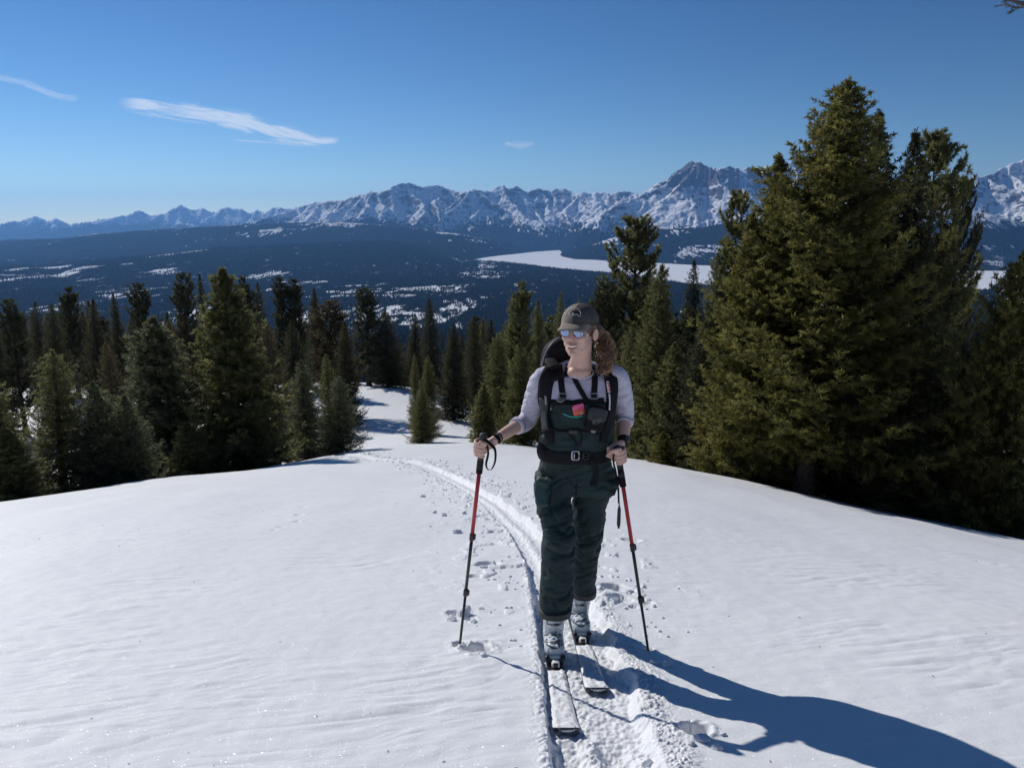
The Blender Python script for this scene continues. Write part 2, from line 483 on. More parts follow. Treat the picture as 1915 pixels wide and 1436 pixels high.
# lower forested swells: (px,row) crest
HILL_A = [(-700,470),(0,457),(150,447),(230,437),(300,431),(400,425),(470,421),(560,417),(640,415),(720,420),(800,428),(880,440),(960,456),(1040,475),(1100,495),(1200,540),(2600,560)]
HILL_B = [(-700,510),(0,505),(150,498),(230,487),(350,475),(435,464),(640,454),(700,452),(755,452),(800,462),(850,477),(890,488),(960,520),(1100,560),(2600,600)]
HILL_C = [(-700,600),(1000,520),(1052,474),(1090,460),(1130,447),(1200,430),(1300,425),(1400,400),(1500,370),(1600,360),(1800,400),(1915,435),(2600,450)]
HILL_D = [(-700,640),(1700,620),(1790,575),(1830,530),(1850,500),(1880,458),(1915,434),(2050,380),(2600,340)]
def far_height(x, Y):
    a = x / Y
    wz = -400 + 12 * fbm(x / 900, Y / 900, 3, 101)
    z = wz.copy()
    def rng(sky, Yc, wob, zb, seed, nsp, span, rough=1.6, lat=0.98):
        r_ = random.Random(seed)
        px, rw = cps(sky)
        ax = a_of_px(px)
        def crest(aa):
            aa = np.asarray(aa, float)
            Yr = Yc + wob * fbm(aa * 9 + seed, aa * 0 + seed, 3, seed)
            rr = np.interp(aa, ax, rw) + rough * fbm(aa * 120, aa * 0 + .3, 3, seed + 1) + 0.55 * rough * (1 - 2 * np.abs(gnoise(aa * 210, aa * 0 + .7, seed + 2))) 
            return Yr, -slope_of_row(rr) * Yr
        Yr, zc = crest(a)
        wx = x + 150 * fbm(x / 1100, Y / 1100, 2, seed + 5) + 22 * fbm(x / 170, Y / 170, 2, seed + 6)
        wy = Y + 150 * fbm(x / 1100 + 7, Y / 1100, 2, seed + 7) + 22 * fbm(x / 170, Y / 170 + 3, 2, seed + 8)
        d = np.abs(Y - Yr)
        A = 1500.0
        tent = zc - A * (1 - np.exp(-d * 0.95 / A))
        h = tent.copy()
        segs = []
        for k in range(nsp):
            p0 = span[0] + (span[1] - span[0]) * (k + r_.uniform(.2, .8)) / nsp
            a0 = float(a_of_px(p0))
            y0, z0 = crest(np.array([a0])); y0 = float(y0[0]); z0 = float(z0[0]); x0 = a0 * y0
            th = math.radians(r_.uniform(-42, 42)); Ls = r_.uniform(2000, 3600)
            pts = [(x0, y0, z0)]
            n = 4
            for q in range(1, n + 1):
                t = q / n
                th += math.radians(r_.uniform(-22, 22))
                xq = pts[-1][0] + math.sin(th) * Ls / n; yq = pts[-1][1] - math.cos(th) * Ls / n
                zq = zb + (z0 - 90 - zb) * ((1 - t) ** 1.15) + r_.uniform(-50, 60) * (t < .9)
                pts.append((xq, yq, zq))
                if q < n and r_.random() < .85:
                    sd = r_.choice((-1, 1)); t2 = th + sd * math.radians(r_.uniform(45, 75)); l2 = Ls * r_.uniform(.22, .38)
                    segs.append(((xq, yq, zq - 15), (xq + math.sin(t2) * l2, yq - math.cos(t2) * l2, zq - (zq - zb) * r_.uniform(.5, .8))))
            segs += [(pts[q], pts[q + 1]) for q in range(n)]
            for q in range(2):
                aq = a0 + r_.uniform(-.5, .5) * (span[1] - span[0]) / nsp / F_PX
                yq, zq = crest(np.array([aq])); yq = float(yq[0]); zq = float(zq[0]); t2 = math.radians(r_.uniform(-50, 50)); l2 = r_.uniform(600, 1300)
                segs.append(((aq * yq, yq, zq - 20), (aq * yq + math.sin(t2) * l2, yq - math.cos(t2) * l2, zq - l2 * r_.uniform(.42, .6))))
        for (x0, y0, z0), (x1, y1, z1) in segs:
            ex, ey = x1 - x0, y1 - y0; L2 = ex * ex + ey * ey
            mg = 1700
            m = (x > min(x0, x1) - mg) & (x < max(x0, x1) + mg) & (Y > min(y0, y1) - mg) & (Y < max(y0, y1) + mg)
            if not m.any(): continue
            X_, Y_ = wx[m], wy[m]
            t = np.clip(((X_ - x0) * ex + (Y_ - y0) * ey) / L2, 0, 1)
            dl = np.hypot(X_ - x0 - t * ex, Y_ - y0 - t * ey)
            dl = np.sqrt(dl * dl + 8 ** 2) - 8
            h[m] = np.maximum(h[m], z0 + (z1 - z0) * t - A * (1 - np.exp(-dl * lat / A)))
        # nothing in front may stand above the crest line
        h = np.where(Y < Yr, np.minimum(h, zc - 0.02 * d), h)
        r2 = ridged(wx / 420, wy / 560, 5, seed + 3, 0.55)
        h = h + 60 * (r2 - 0.8) * sstep(0, 420, d) + 22 * (ridged(wx / 150, wy / 210, 3, seed + 4, .55) - .7) * sstep(30, 400, d) + 14 * fbm(x / 70, Y / 80, 2, seed + 9) * sstep(0, 200, d)
        return h
    z = np.maximum(z, rng(SKY1, 25000, 900, -380, 201, 22, (-300, 640)))
    z = np.maximum(z, rng(SKY2, 15500, 800, -380, 211, 24, (540, 1200), 1.7))
    z = np.maximum(z, rng(SKY3, 12800, 600, -390, 221, 20, (1110, 2000), 2.2))
    def hill(sky, Yc, wf, wb, seed, amp=25):
        px, rw = cps(sky); s = slope_of_row(np.interp(a, a_of_px(px), rw))
        Ycr = Yc * (1 + 0.03 * fbm(a * 6, a * 0, 2, seed))
        zc = np.maximum(-s * Ycr, -420)
        d = Y - Ycr
        w = np.where(d < 0, wf, wb)
        return -420 + (zc + 420) * np.exp(-(d / w) ** 2) + amp * fbm(x / 500, Y / 700, 4, seed + 1) * np.exp(-(d / w) ** 2) * sstep(0, wf * .5, np.abs(d))
    z = np.maximum(z, hill(HILL_A, 12200, 2300, 2500, 301, 45))
    z = np.maximum(z, hill(HILL_B, np.interp(a, a_of_px([0, 230, 435, 755, 900]), [6300, 7300, 8300, 9200, 9300]), 1900, 900, 311, 18))
    z = np.maximum(z, hill(HILL_C, 9800, 1150, 1800, 321, 35))
    z = np.maximum(z, hill(HILL_D, 4300, 800, 700, 331, 14))
    # smooth joining of our own hill
    near = -95 - 0.115 * (Y - 260) + 12 * fbm(x / 260, Y / 260, 3, 341)
    z = np.where(Y < 3000, np.maximum(np.minimum(near, -95), z * sstep(1800, 2600, Y) + near * (1 - sstep(1800, 2600, Y))), z)
    return z

fa_v = a_of_px(np.concatenate([np.linspace(-330, -20, 30)[:-1], np.linspace(-20, 1950, 480), np.linspace(1950, 2240, 30)[1:]]))
fa_m = a_of_px(np.concatenate([np.linspace(-330, -20, 50)[:-1], np.linspace(-20, 1950, 1060), np.linspace(1950, 2240, 46)[1:]]))
fY_v = np.concatenate([np.exp(np.linspace(math.log(190), math.log(3000), 50))[:-1], np.linspace(3000, 9000, 130), [9040.]])
fY_m = np.concatenate([np.linspace(9000, 16200, 255)[:-1], np.linspace(16200, 21000, 24)[:-1], np.linspace(21000, 26500, 80)[:-1], np.linspace(26500, 30000, 6)])
# lake outline in photo pixels; the water plane lies at -400
LAKE_Z = -402.0
def flat_pt(px, py, z):
    s = float(slope_of_row(py)); Y = -z / s
    v = (py - 718.0) / F_PX; u = (px - 957.5) / F_PX
    return (u / (CT - v * ST) * Y, Y)
shore = [(884,486),(905,482),(935,478),(965,475),(1000,471),(1030,469),(1046,468),(1051,472),(1047,476),(1052,480),(1075,485),(1110,486),(1150,489),(1230,492),(1300,496),(1400,499),(1600,504),(1800,506),(1990,508),
         (1990,540),(1800,542),(1600,540),(1400,538),(1330,534),(1280,529),(1230,522),(1180,515),(1132,509),(1080,505),(1030,500),(990,495),(940,490),(905,488)]
lk = np.array([flat_pt(px, py, LAKE_Z) for px, py in shore])
def poly_sd(x, y, poly):
    """signed distance, negative inside."""
    d = np.full(x.shape, 1e12); inside = np.zeros(x.shape, bool)
    n = len(poly)
    for i in range(n):
        ax, ay = poly[i]; bx, by = poly[(i + 1) % n]
        ex, ey = bx - ax, by - ay
        t = np.clip(((x - ax) * ex + (y - ay) * ey) / (ex * ex + ey * ey), 0, 1)
        d = np.minimum(d, (x - ax - t * ex) ** 2 + (y - ay - t * ey) ** 2)
        c = ((ay > y) != (by > y)) & (x < ex * (y - ay) / (ey + 1e-12) + ax)
        inside ^= c
    d = np.sqrt(d)
    return np.where(inside, -d, d)
def build_far(fa_, fY):
    FY, FA = np.meshgrid(fY, fa_, indexing='ij')
    FX = FA * FY
    FZ = far_height(FX, FY)
    lsd = poly_sd(FX, FY, lk)
    FZ = np.where(lsd < 0, np.minimum(FZ, LAKE_Z - 5), FZ)
    # banks of the lake: never let the near shore hide the water
    bank = sstep(0, 350, lsd)
    FZ = np.where((lsd >= 0) & (lsd < 350), (LAKE_Z + 1) * (1 - bank) + FZ * bank, FZ)
    a2 = FX / FY
    inlake = (a2 > a_of_px(884)) & (FY < 9400)
    cap_s = slope_of_row(np.interp(a2, a_of_px([884, 905, 940, 990, 1030, 1080, 1132, 1180, 1230, 1280, 1330, 1500]), [487, 489, 491, 496, 501, 506, 510, 516, 523, 530, 535, 545]))
    nearside = inlake & (lsd > 0) & (FY < np.interp(a2, a_of_px([884, 990, 1132, 1230, 1330, 1500]), [8900, 8200, 6900, 6100, 5500, 5100])) & (FY > 2600) & (a2 < a_of_px(1500))
    FZ = np.where(nearside, np.minimum(FZ, -cap_s * FY - 1), FZ)
    # forest cover (1 = closed forest, 0 = open snow)
    gyr = np.gradient(FZ, axis=0) / np.gradient(FY, axis=0)
    gxr = np.gradient(FZ, axis=1) / np.gradient(FX, axis=1)
    slope_f = np.hypot(gyr, gxr)
    tl_n = 150 * fbm(FX / 1500, FY / 1500, 4, 401)
    treeline = np.interp(FA, a_of_px([0, 500, 700, 1000, 1150, 1300, 1915]), [0, 110, 110, 0, -20, 40, 100]) + tl_n
    cover = sstep(170, -300, FZ - treeline)
    cover = cover + 0.12 * (FY > 9000) * sstep(-60, -320, FZ - treeline)
    meadow = fbm(FX / 420 + 7, FY / 1500, 4, 411)
    mead2 = fbm(FX / 1700 + 3, FY / 2600 + 5, 2, 421)
    flatm = sstep(-330, -380, FZ) * (FY < 9000)
    cover = cover * (1 - 0.5 * sstep(0.30, 0.75, meadow + 0.45 * mead2) * flatm) * (1 - 0.10 * flatm)
    # open meadows the photograph shows: (px, py, half width px, half height px)
    MEADOWS = [(82,509,32,6),(20,521,30,3),(150,513,16,4),(240,509,14,2),(345,494,44,6),(308,514,18,3),(570,528,34,6),(170,527,26,4),(285,538,40,2),(230,552,80,3),(560,541,60,3),(640,548,70,3),(760,540,90,4),(850,538,42,9),(690,533,60,3),(900,556,30,4),(1000,545,30,3),(60,578,40,3),(700,552,120,3)]
    for mi, (mx_, my_, hw, hh) in enumerate(MEADOWS):
        c = flat_pt(mx_, my_, -400); e = flat_pt(mx_ + hw, my_, -400); t0 = flat_pt(mx_, my_ - hh, -400); t1 = flat_pt(mx_, my_ + hh, -400)
        rx = max(e[0] - c[0], 40); ry = max((t0[1] - t1[1]) / 2.6, 25)
        q = np.hypot((FX - c[0]) / rx, (FY - c[1] + (FX - c[0]) * -0.25) / ry) + 0.8 * fbm(FX / 160, FY / 420, 4, 500 + mi)
        cover = cover * (1 - (0.93 if my_ < 522 else 0.55) * sstep(1.1, 0.6, q) * (FY < 11500))
    # snowy band of thin forest on the slope beyond the lake
    band = sstep(0.0, 0.4, fbm(FX / 300, FY / 500, 3, 431) + 0.1) * (FA > a_of_px(1130)) * (FY > 7400) * (FY < 9600) * sstep(-385, -350, FZ) * sstep(-200, -240, FZ)
    cover = cover * (1 - 0.55 * band)
    cover = cover * (1 - 0.6 * (FA > a_of_px(1800)) * (FY > 3300) * (FY < 5100) * sstep(-370, -320, FZ))
    px_f = FA * F_PX * .965 + 957.5
    hrow = (FZ / FY)
    crag = sstep(250, 520, FZ) * sstep(0.2, 0.55, fbm(FX / 700, FY / 900, 3, 441) + 0.35)
    crag = np.maximum(crag * 0.55, sstep(520, 640, FZ) * np.exp(-((px_f - 1275) / 60) ** 2) * 1.6 * (FY < 14500))
    near_open = sstep(1100, 700, FY)
    cover = cover * (1 - 0.25 * near_open)
    return FX, FY, FA, FZ, lsd, cover, crag
FX, FY, FA, FZ, lsd, cover, crag = build_far(fa_v, fY_v)
FZ[-1] -= 6.0
FXm, FYm, FAm, FZm, _, cover_m, crag_m = build_far(fa_m, fY_m)
fa_, fY = fa_v, fY_v
def far_material():
    m, nt, out = new_mat('far_land')
    geo = nt.nodes.new('ShaderNodeNewGeometry')
    tc = nt.nodes.new('ShaderNodeTexCoord')
    at = nt.nodes.new('ShaderNodeAttribute'); at.attribute_name = 'cover'
    b = nt.nodes.new('ShaderNodeBsdfPrincipled')
    b.inputs['Roughness'].default_value = 1.0; b.inputs['Specular IOR Level'].default_value = 0.0
    def nz(scale, det=5, dist=0.0):
        mp = nt.nodes.new('ShaderNodeMapping'); mp.inputs['Scale'].default_value = scale
        nt.links.new(tc.outputs['Object'], mp.inputs['Vector'])
        n = nt.nodes.new('ShaderNodeTexNoise'); n.inputs['Scale'].default_value = 1.0; n.inputs['Detail'].default_value = det; n.inputs['Distortion'].default_value = dist
        nt.links.new(mp.outputs[0], n.inputs['Vector']); return n.outputs[0]
    fine = nz((1 / 38., 1 / 170., 1 / 60.), 4)
    mid = nz((1 / 260., 1 / 420., 1 / 160.), 5)
    sep = nt.nodes.new('ShaderNodeSeparateXYZ'); nt.links.new(geo.outputs['Normal'], sep.inputs[0])
    # forest mask: cover plus noise, trees stand singly near the edges
    c = math_n(nt, 'ADD', at.outputs['Fac'], math_n(nt, 'MULTIPLY', math_n(nt, 'SUBTRACT', fine, 0.5), 2.0))
    c = math_n(nt, 'ADD', c, math_n(nt, 'MULTIPLY', math_n(nt, 'SUBTRACT', mid, 0.5), 1.5))
    fmask = ramp(nt, c, [(0.40, 0.0), (0.56, 1.0)])
    # rock shows where it is too steep for snow
    rk = nz((1 / 150., 1 / 150., 1 / 55.), 8, 0.8)
    steep = math_n(nt, 'ADD', sep.outputs[2], math_n(nt, 'MULTIPLY', math_n(nt, 'SUBTRACT', rk, 0.5), 0.95))
    rat = nt.nodes.new('ShaderNodeAttribute'); rat.attribute_name = 'craggy'
    steep = math_n(nt, 'SUBTRACT', steep, math_n(nt, 'MULTIPLY', rat.outputs['Fac'], 0.22))
    rock = ramp(nt, steep, [(0.57, 1.0), (0.66, 0.0)])
    rockcol = mixc(nt, rk, (0.09, 0.078, 0.075), (0.22, 0.19, 0.18))
    snowrock = mixc(nt, rock, (0.88, 0.885, 0.90), rockcol)
    fcol = mixc(nt, mid, (0.004, 0.006, 0.004), (0.012, 0.015, 0.009))
    col = mixc(nt, fmask, snowrock, fcol)
    nt.links.new(col, b.inputs['Base Color'])
    bp = nt.nodes.new('ShaderNodeBump'); bp.inputs['Strength'].default_value = 0.9; bp.inputs['Distance'].default_value = 1.0
    nt.links.new(math_n(nt, 'ADD', math_n(nt, 'MULTIPLY', rk, 60.0), math_n(nt, 'MULTIPLY', fine, 10.0)), bp.inputs['Height'])
    nt.links.new(bp.outputs[0], b.inputs['Normal'])
    nt.links.new(b.outputs[0], out.inputs['Surface'])
    return m
M_FAR = far_material()
for nm_, X_, Y_, Z_, c_, g_ in (('valley_floor', FX, FY, FZ, cover, crag), ('mountain_range', FXm, FYm, FZm, cover_m, crag_m)):
    me_ = np_mesh(nm_, np.stack([X_, Y_, Z_], -1).reshape(-1, 3), grid_faces(*X_.shape), True, {'cover': c_.ravel(), 'craggy': g_.ravel()})
    tag(link(nm_, me_, M_FAR), kind='structure')

# the frozen lake
bm = bmesh.new()
lvs = [bm.verts.new((x, y, LAKE_Z)) for x, y in lk]
bm.faces.new(lvs); bm.normal_update()
if bm.faces[:] and list(bm.faces)[0].normal.z < 0: bmesh.ops.reverse_faces(bm, faces=bm.faces[:])
bmesh.ops.triangulate(bm, faces=bm.faces[:])
lake_me = bpy.data.meshes.new('frozen_lake'); bm.to_mesh(lake_me); bm.free()
M_LAKE = simple('lake_snow', (0.84, 0.845, 0.86), 0.8, var=0.03, vscale=0.002, spec=0.1)
tag(link('frozen_lake', lake_me, M_LAKE), kind='structure')

# forest of the valley: small spires, one mass
def far_forest():
    n = 150000
    r = RNG
    u = r.random(n * 3); Yt = (420 ** 1.4 + u * (9200 ** 1.4 - 420 ** 1.4)) ** (1 / 1.4)
    At = a_of_px(r.uniform(-60, 1980, n * 3))
    Xt = At * Yt
    ia = np.interp(At, fa_, np.arange(len(fa_))); iy = np.interp(Yt, fY, np.arange(len(fY)))
    i0 = iy.astype(int).clip(0, len(fY) - 2); j0 = ia.astype(int).clip(0, len(fa_) - 2); ti = iy - i0; tj = ia - j0
    def smp(T): return T[i0, j0] * (1 - ti) * (1 - tj) + T[i0 + 1, j0] * ti * (1 - tj) + T[i0, j0 + 1] * (1 - ti) * tj + T[i0 + 1, j0 + 1] * ti * tj
    cv = smp(cover); z = smp(FZ); ls = smp(lsd)
    clump = fbm(Xt / 130, Yt / 260, 3, 611)
    keep = (r.random(n * 3) < np.clip(cv, 0.035, 1) * sstep(-0.75, 0.35, clump + 0.5 * (cv - .4))) & (ls > 25)
    idx = np.where(keep)[0][:n]
    Xt, Yt, z = Xt[idx], Yt[idx], z[idx]; m = len(idx)
    h = r.uniform(9, 19, m) * (0.85 + 0.25 * clump[idx]) * (1 + Yt / 22000); w = h * r.uniform(0.15, 0.24, m)
    ang = r.uniform(0, 6.28, m)
    vs = np.zeros((m, 4, 3))
    for k in range(3):
        vs[:, k, 0] = Xt + np.cos(ang + k * 2.094) * w; vs[:, k, 1] = Yt + np.sin(ang + k * 2.094) * w; vs[:, k, 2] = z - 1.5
    vs[:, 3] = np.stack([Xt, Yt, z + h], 1)
    b = np.arange(m)[:, None] * 4
    f = np.concatenate([b + np.array([[0, 1, 3]]), b + np.array([[1, 2, 3]]), b + np.array([[2, 0, 3]])], 0)
    return np_mesh('valley_forest', vs.reshape(-1, 3), f, False)
M_FF = simple('far_needles', (0.022, 0.030, 0.018), 0.9, var=0.45, vscale=0.01, spec=0.1)
tag(link('valley_forest', far_forest(), M_FF), 'dark conifer forest covering the valley floor below the mountains', 'forest', kind='stuff')

# ------------------------------------------------------------------ haze
hz_m, hnt, hout = new_mat('haze_air')
pv = hnt.nodes.new('ShaderNodeVolumePrincipled')
pv.inputs['Color'].default_value = (0.22, 0.50, 1.0, 1)
pv.inputs['Density'].default_value = 3.0e-5
pv.inputs['Anisotropy'].default_value = 0.36
hnt.links.new(pv.outputs[0], hout.inputs['Volume'])
bm = bmesh.new(); bmesh.ops.create_cube(bm, size=1.0)
hz_me = bpy.data.meshes.new('haze'); bm.to_mesh(hz_me); bm.free()
hz = link('haze', hz_me, hz_m)
hx = 34000.0; hy0, hy1 = -400.0, 31000.0; hz0, hz1 = min(float(FZ.min()), float(FZm.min()), -430) - 1.0, float(FZm.max()) + 20
hz.scale = (hx * 2, hy1 - hy0, hz1 - hz0); hz.location = (0, (hy0 + hy1) / 2, (hz0 + hz1) / 2)
tag(hz, 'thin blue haze between the hill and the mountains', 'haze', kind='stuff')
print('far', FZm.max(), FZ.min(), len(V), FX.size + FXm.size)

# ------------------------------------------------------------------ cirrus clouds, thin sheets 9 km up
def cloud(points, label, seed, dens, group=None):
    """points: photo px, py, half-width px along a strand; laid out on a level sheet high above the mountains."""
    ALT = 9000.0
    m, nt, out = new_mat('cirrus')
    at = nt.nodes.new('ShaderNodeAttribute'); at.attribute_name = 'edge'
    al = nt.nodes.new('ShaderNodeAttribute'); al.attribute_name = 'along'
    cb = nt.nodes.new('ShaderNodeCombineXYZ'); nt.links.new(math_n(nt, 'MULTIPLY', al.outputs['Fac'], 0.9), cb.inputs[0]); nt.links.new(math_n(nt, 'MULTIPLY', at.outputs['Fac'], 3.4), cb.inputs[1]); cb.inputs[2].default_value = seed
    nz = nt.nodes.new('ShaderNodeTexNoise'); nz.inputs['Scale'].default_value = 1.0; nz.inputs['Detail'].default_value = 7; nz.inputs['Distortion'].default_value = 0.6
    nt.links.new(cb.outputs[0], nz.inputs['Vector'])
    e = math_n(nt, 'SUBTRACT', 1.0, math_n(nt, 'ABSOLUTE', at.outputs['Fac']))
    ends = nt.nodes.new('ShaderNodeAttribute'); ends.attribute_name = 'dens'
    k = math_n(nt, 'ADD', math_n(nt, 'MULTIPLY', e, 0.8), math_n(nt, 'MULTIPLY', math_n(nt, 'SUBTRACT', nz.outputs[0], 0.5), 2.1))
    k = ramp(nt, k, [(0.18, 0.0), (0.75, 1.0)])
    soft = ramp(nt, e, [(0.0, 0.0), (0.5, 1.0)])
    k = math_n(nt, 'MULTIPLY', math_n(nt, 'MULTIPLY', k, ends.outputs['Fac']), math_n(nt, 'MULTIPLY', soft, dens), clamp=True)
    df = nt.nodes.new('ShaderNodeBsdfDiffuse'); df.inputs[0].default_value = (0.9, 0.9, 0.9, 1)
    tr = nt.nodes.new('ShaderNodeBsdfTranslucent'); tr.inputs[0].default_value = (0.78, 0.82, 0.86, 1)
    sv = nt.nodes.new('ShaderNodeCombineXYZ')      # ice crystals scatter alike whichever way the sheet lies
    for i_ in range(3): sv.inputs[i_].default_value = -sun_dir[i_]
    nt.links.new(sv.outputs[0], tr.inputs['Normal'])
    ms = nt.nodes.new('ShaderNodeMixShader'); ms.inputs[0].default_value = 0.95
    nt.links.new(df.outputs[0], ms.inputs[1]); nt.links.new(tr.outputs[0], ms.inputs[2])
    tp = nt.nodes.new('ShaderNodeBsdfTransparent')
    m2 = nt.nodes.new('ShaderNodeMixShader'); nt.links.new(k, m2.inputs[0]); nt.links.new(tp.outputs[0], m2.inputs[1]); nt.links.new(ms.outputs[0], m2.inputs[2])
    nt.links.new(m2.outputs[0], out.inputs['Surface'])
    pts = np.array(points, float)
    n = 60; t = np.linspace(0, len(pts) - 1, n)
    c = np.stack([np.interp(t, np.arange(len(pts)), pts[:, k]) for k in range(3)], 1)
    q = c.copy(); q[2:-2] = (c[:-4] + c[1:-3] + c[2:-2] + c[3:-1] + c[4:]) / 5; c = q
    tg = np.gradient(c[:, :2], axis=0); tg /= np.linalg.norm(tg, axis=1)[:, None]
    vs = []; ed = []; alg = []; dn = []
    for i in range(n):
        for e_ in np.linspace(-1, 1, 9):
            px = c[i, 0] - tg[i, 1] * c[i, 2] * e_; py = c[i, 1] + tg[i, 0] * c[i, 2] * e_
            s = -float(slope_of_row(py)); Y = ALT / s
            v = (py - 718.0) / F_PX; u = (px - 957.5) / F_PX
            vs.append((u / (CT - v * ST) * Y, Y, ALT)); ed.append(e_); alg.append(t[i] * 1.0)
            dn.append(sstep(0, 0.12, i / (n - 1)) * sstep(1.0, 0.93, i / (n - 1)))
    me = np_mesh('cirrus_cloud', np.array(vs), grid_faces(n, 9), True, {'edge': np.array(ed), 'along': np.array(alg), 'dens': np.array(dn)})
    return tag(link('cirrus_cloud', me, m), label, 'cloud', group)
cloud([(215, 192, 20), (270, 196, 26), (330, 208, 22), (400, 216, 24), (450, 226, 26), (500, 243, 24), (550, 256, 22), (600, 266, 14), (640, 262, 5)], 'long white wisp of cirrus cloud sloping down above the left mountains', 3.3, 0.72)
cloud([(-60, 130, 10), (0, 146, 9), (40, 154, 10), (80, 170, 10), (110, 182, 12), (150, 186, 9)], 'faint thin streak of cirrus at the left edge of the sky', 8.1, 0.30)
cloud([(940, 268, 5), (958, 271, 9), (972, 272, 12), (985, 271, 8), (1000, 268, 4)], 'tiny faint puff of cloud above the middle of the mountain range', 12.4, 0.30)
cloud([(430, 262, 3), (480, 265, 4), (530, 269, 4), (570, 271, 3)], 'hair thin cloud streak just under the long white wisp', 15.0, 0.35)
# ================================================================== TREES
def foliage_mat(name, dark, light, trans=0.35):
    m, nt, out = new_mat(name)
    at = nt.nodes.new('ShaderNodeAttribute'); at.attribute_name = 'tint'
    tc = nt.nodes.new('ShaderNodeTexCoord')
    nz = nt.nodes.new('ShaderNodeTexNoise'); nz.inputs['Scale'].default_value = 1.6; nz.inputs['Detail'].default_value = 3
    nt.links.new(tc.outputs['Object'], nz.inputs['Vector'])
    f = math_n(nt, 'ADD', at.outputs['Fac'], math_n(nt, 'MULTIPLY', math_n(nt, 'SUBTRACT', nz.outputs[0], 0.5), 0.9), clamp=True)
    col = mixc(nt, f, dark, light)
    b = nt.nodes.new('ShaderNodeBsdfPrincipled'); b.inputs['Roughness'].default_value = 0.55; b.inputs['Specular IOR Level'].default_value = 0.25
    nt.links.new(col, b.inputs['Base Color'])
    t = nt.nodes.new('ShaderNodeBsdfTranslucent'); nt.links.new(col, t.inputs[0])
    mx = nt.nodes.new('ShaderNodeMixShader'); mx.inputs[0].default_value = trans
    nt.links.new(b.outputs[0], mx.inputs[1]); nt.links.new(t.outputs[0], mx.inputs[2]); nt.links.new(mx.outputs[0], out.inputs['Surface'])
    return m
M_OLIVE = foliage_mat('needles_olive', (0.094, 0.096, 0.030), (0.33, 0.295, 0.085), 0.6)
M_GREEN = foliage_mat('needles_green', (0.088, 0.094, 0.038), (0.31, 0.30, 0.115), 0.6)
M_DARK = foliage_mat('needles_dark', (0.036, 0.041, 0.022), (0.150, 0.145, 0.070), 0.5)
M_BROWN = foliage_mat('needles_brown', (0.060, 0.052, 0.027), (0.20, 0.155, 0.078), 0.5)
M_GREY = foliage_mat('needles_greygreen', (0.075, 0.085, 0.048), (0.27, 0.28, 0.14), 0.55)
M_BARK = simple('bark', (0.085, 0.065, 0.05), 0.95, var=0.5, vscale=14, bump=0.9, bscale=45, spec=0.1)
M_TWIG = simple('dead_twig', (0.13, 0.11, 0.09), 0.9, var=0.3, vscale=30, spec=0.1)

def np_tube(pts, rad, n=5):
    """list of (k,3) centre lines with radii -> verts, faces (quads)"""
    pts = np.asarray(pts, float); rad = np.asarray(rad, float)
    tg = np.gradient(pts, axis=0); tg /= np.linalg.norm(tg, axis=1)[:, None] + 1e-9
    up = np.where(np.abs(tg[:, 2:3]) > 0.9, np.array([[1., 0, 0]]), np.array([[0., 0, 1.]]))
    s = np.cross(tg, up); s /= np.linalg.norm(s, axis=1)[:, None] + 1e-9
    u = np.cross(s, tg)
    an = np.arange(n) / n * 2 * np.pi
    ring = s[:, None] * np.cos(an)[None, :, None] + u[:, None] * np.sin(an)[None, :, None]
    v = pts[:, None] + ring * rad[:, None, None]
    k = len(pts); i = np.arange(k * n).reshape(k, n)
    f = np.stack([i[:-1], np.roll(i[:-1], -1, 1), np.roll(i[1:], -1, 1), i[1:]], -1).reshape(-1, 4)
    return v.reshape(-1, 3), f

def blades(P0, D, Ln, Wd, rg):
    """one narrow triangle per shoot, turned at random about its own axis"""
    D = D / (np.linalg.norm(D, axis=1)[:, None] + 1e-9)
    r = rg.normal(size=D.shape); s = np.cross(D, r); s /= np.linalg.norm(s, axis=1)[:, None] + 1e-9
    a = P0 - s * Wd[:, None] * .5 ; b = P0 + s * Wd[:, None] * .5; c = P0 + D * Ln[:, None]
    return np.stack([a, b, c], 1).reshape(-1, 3)

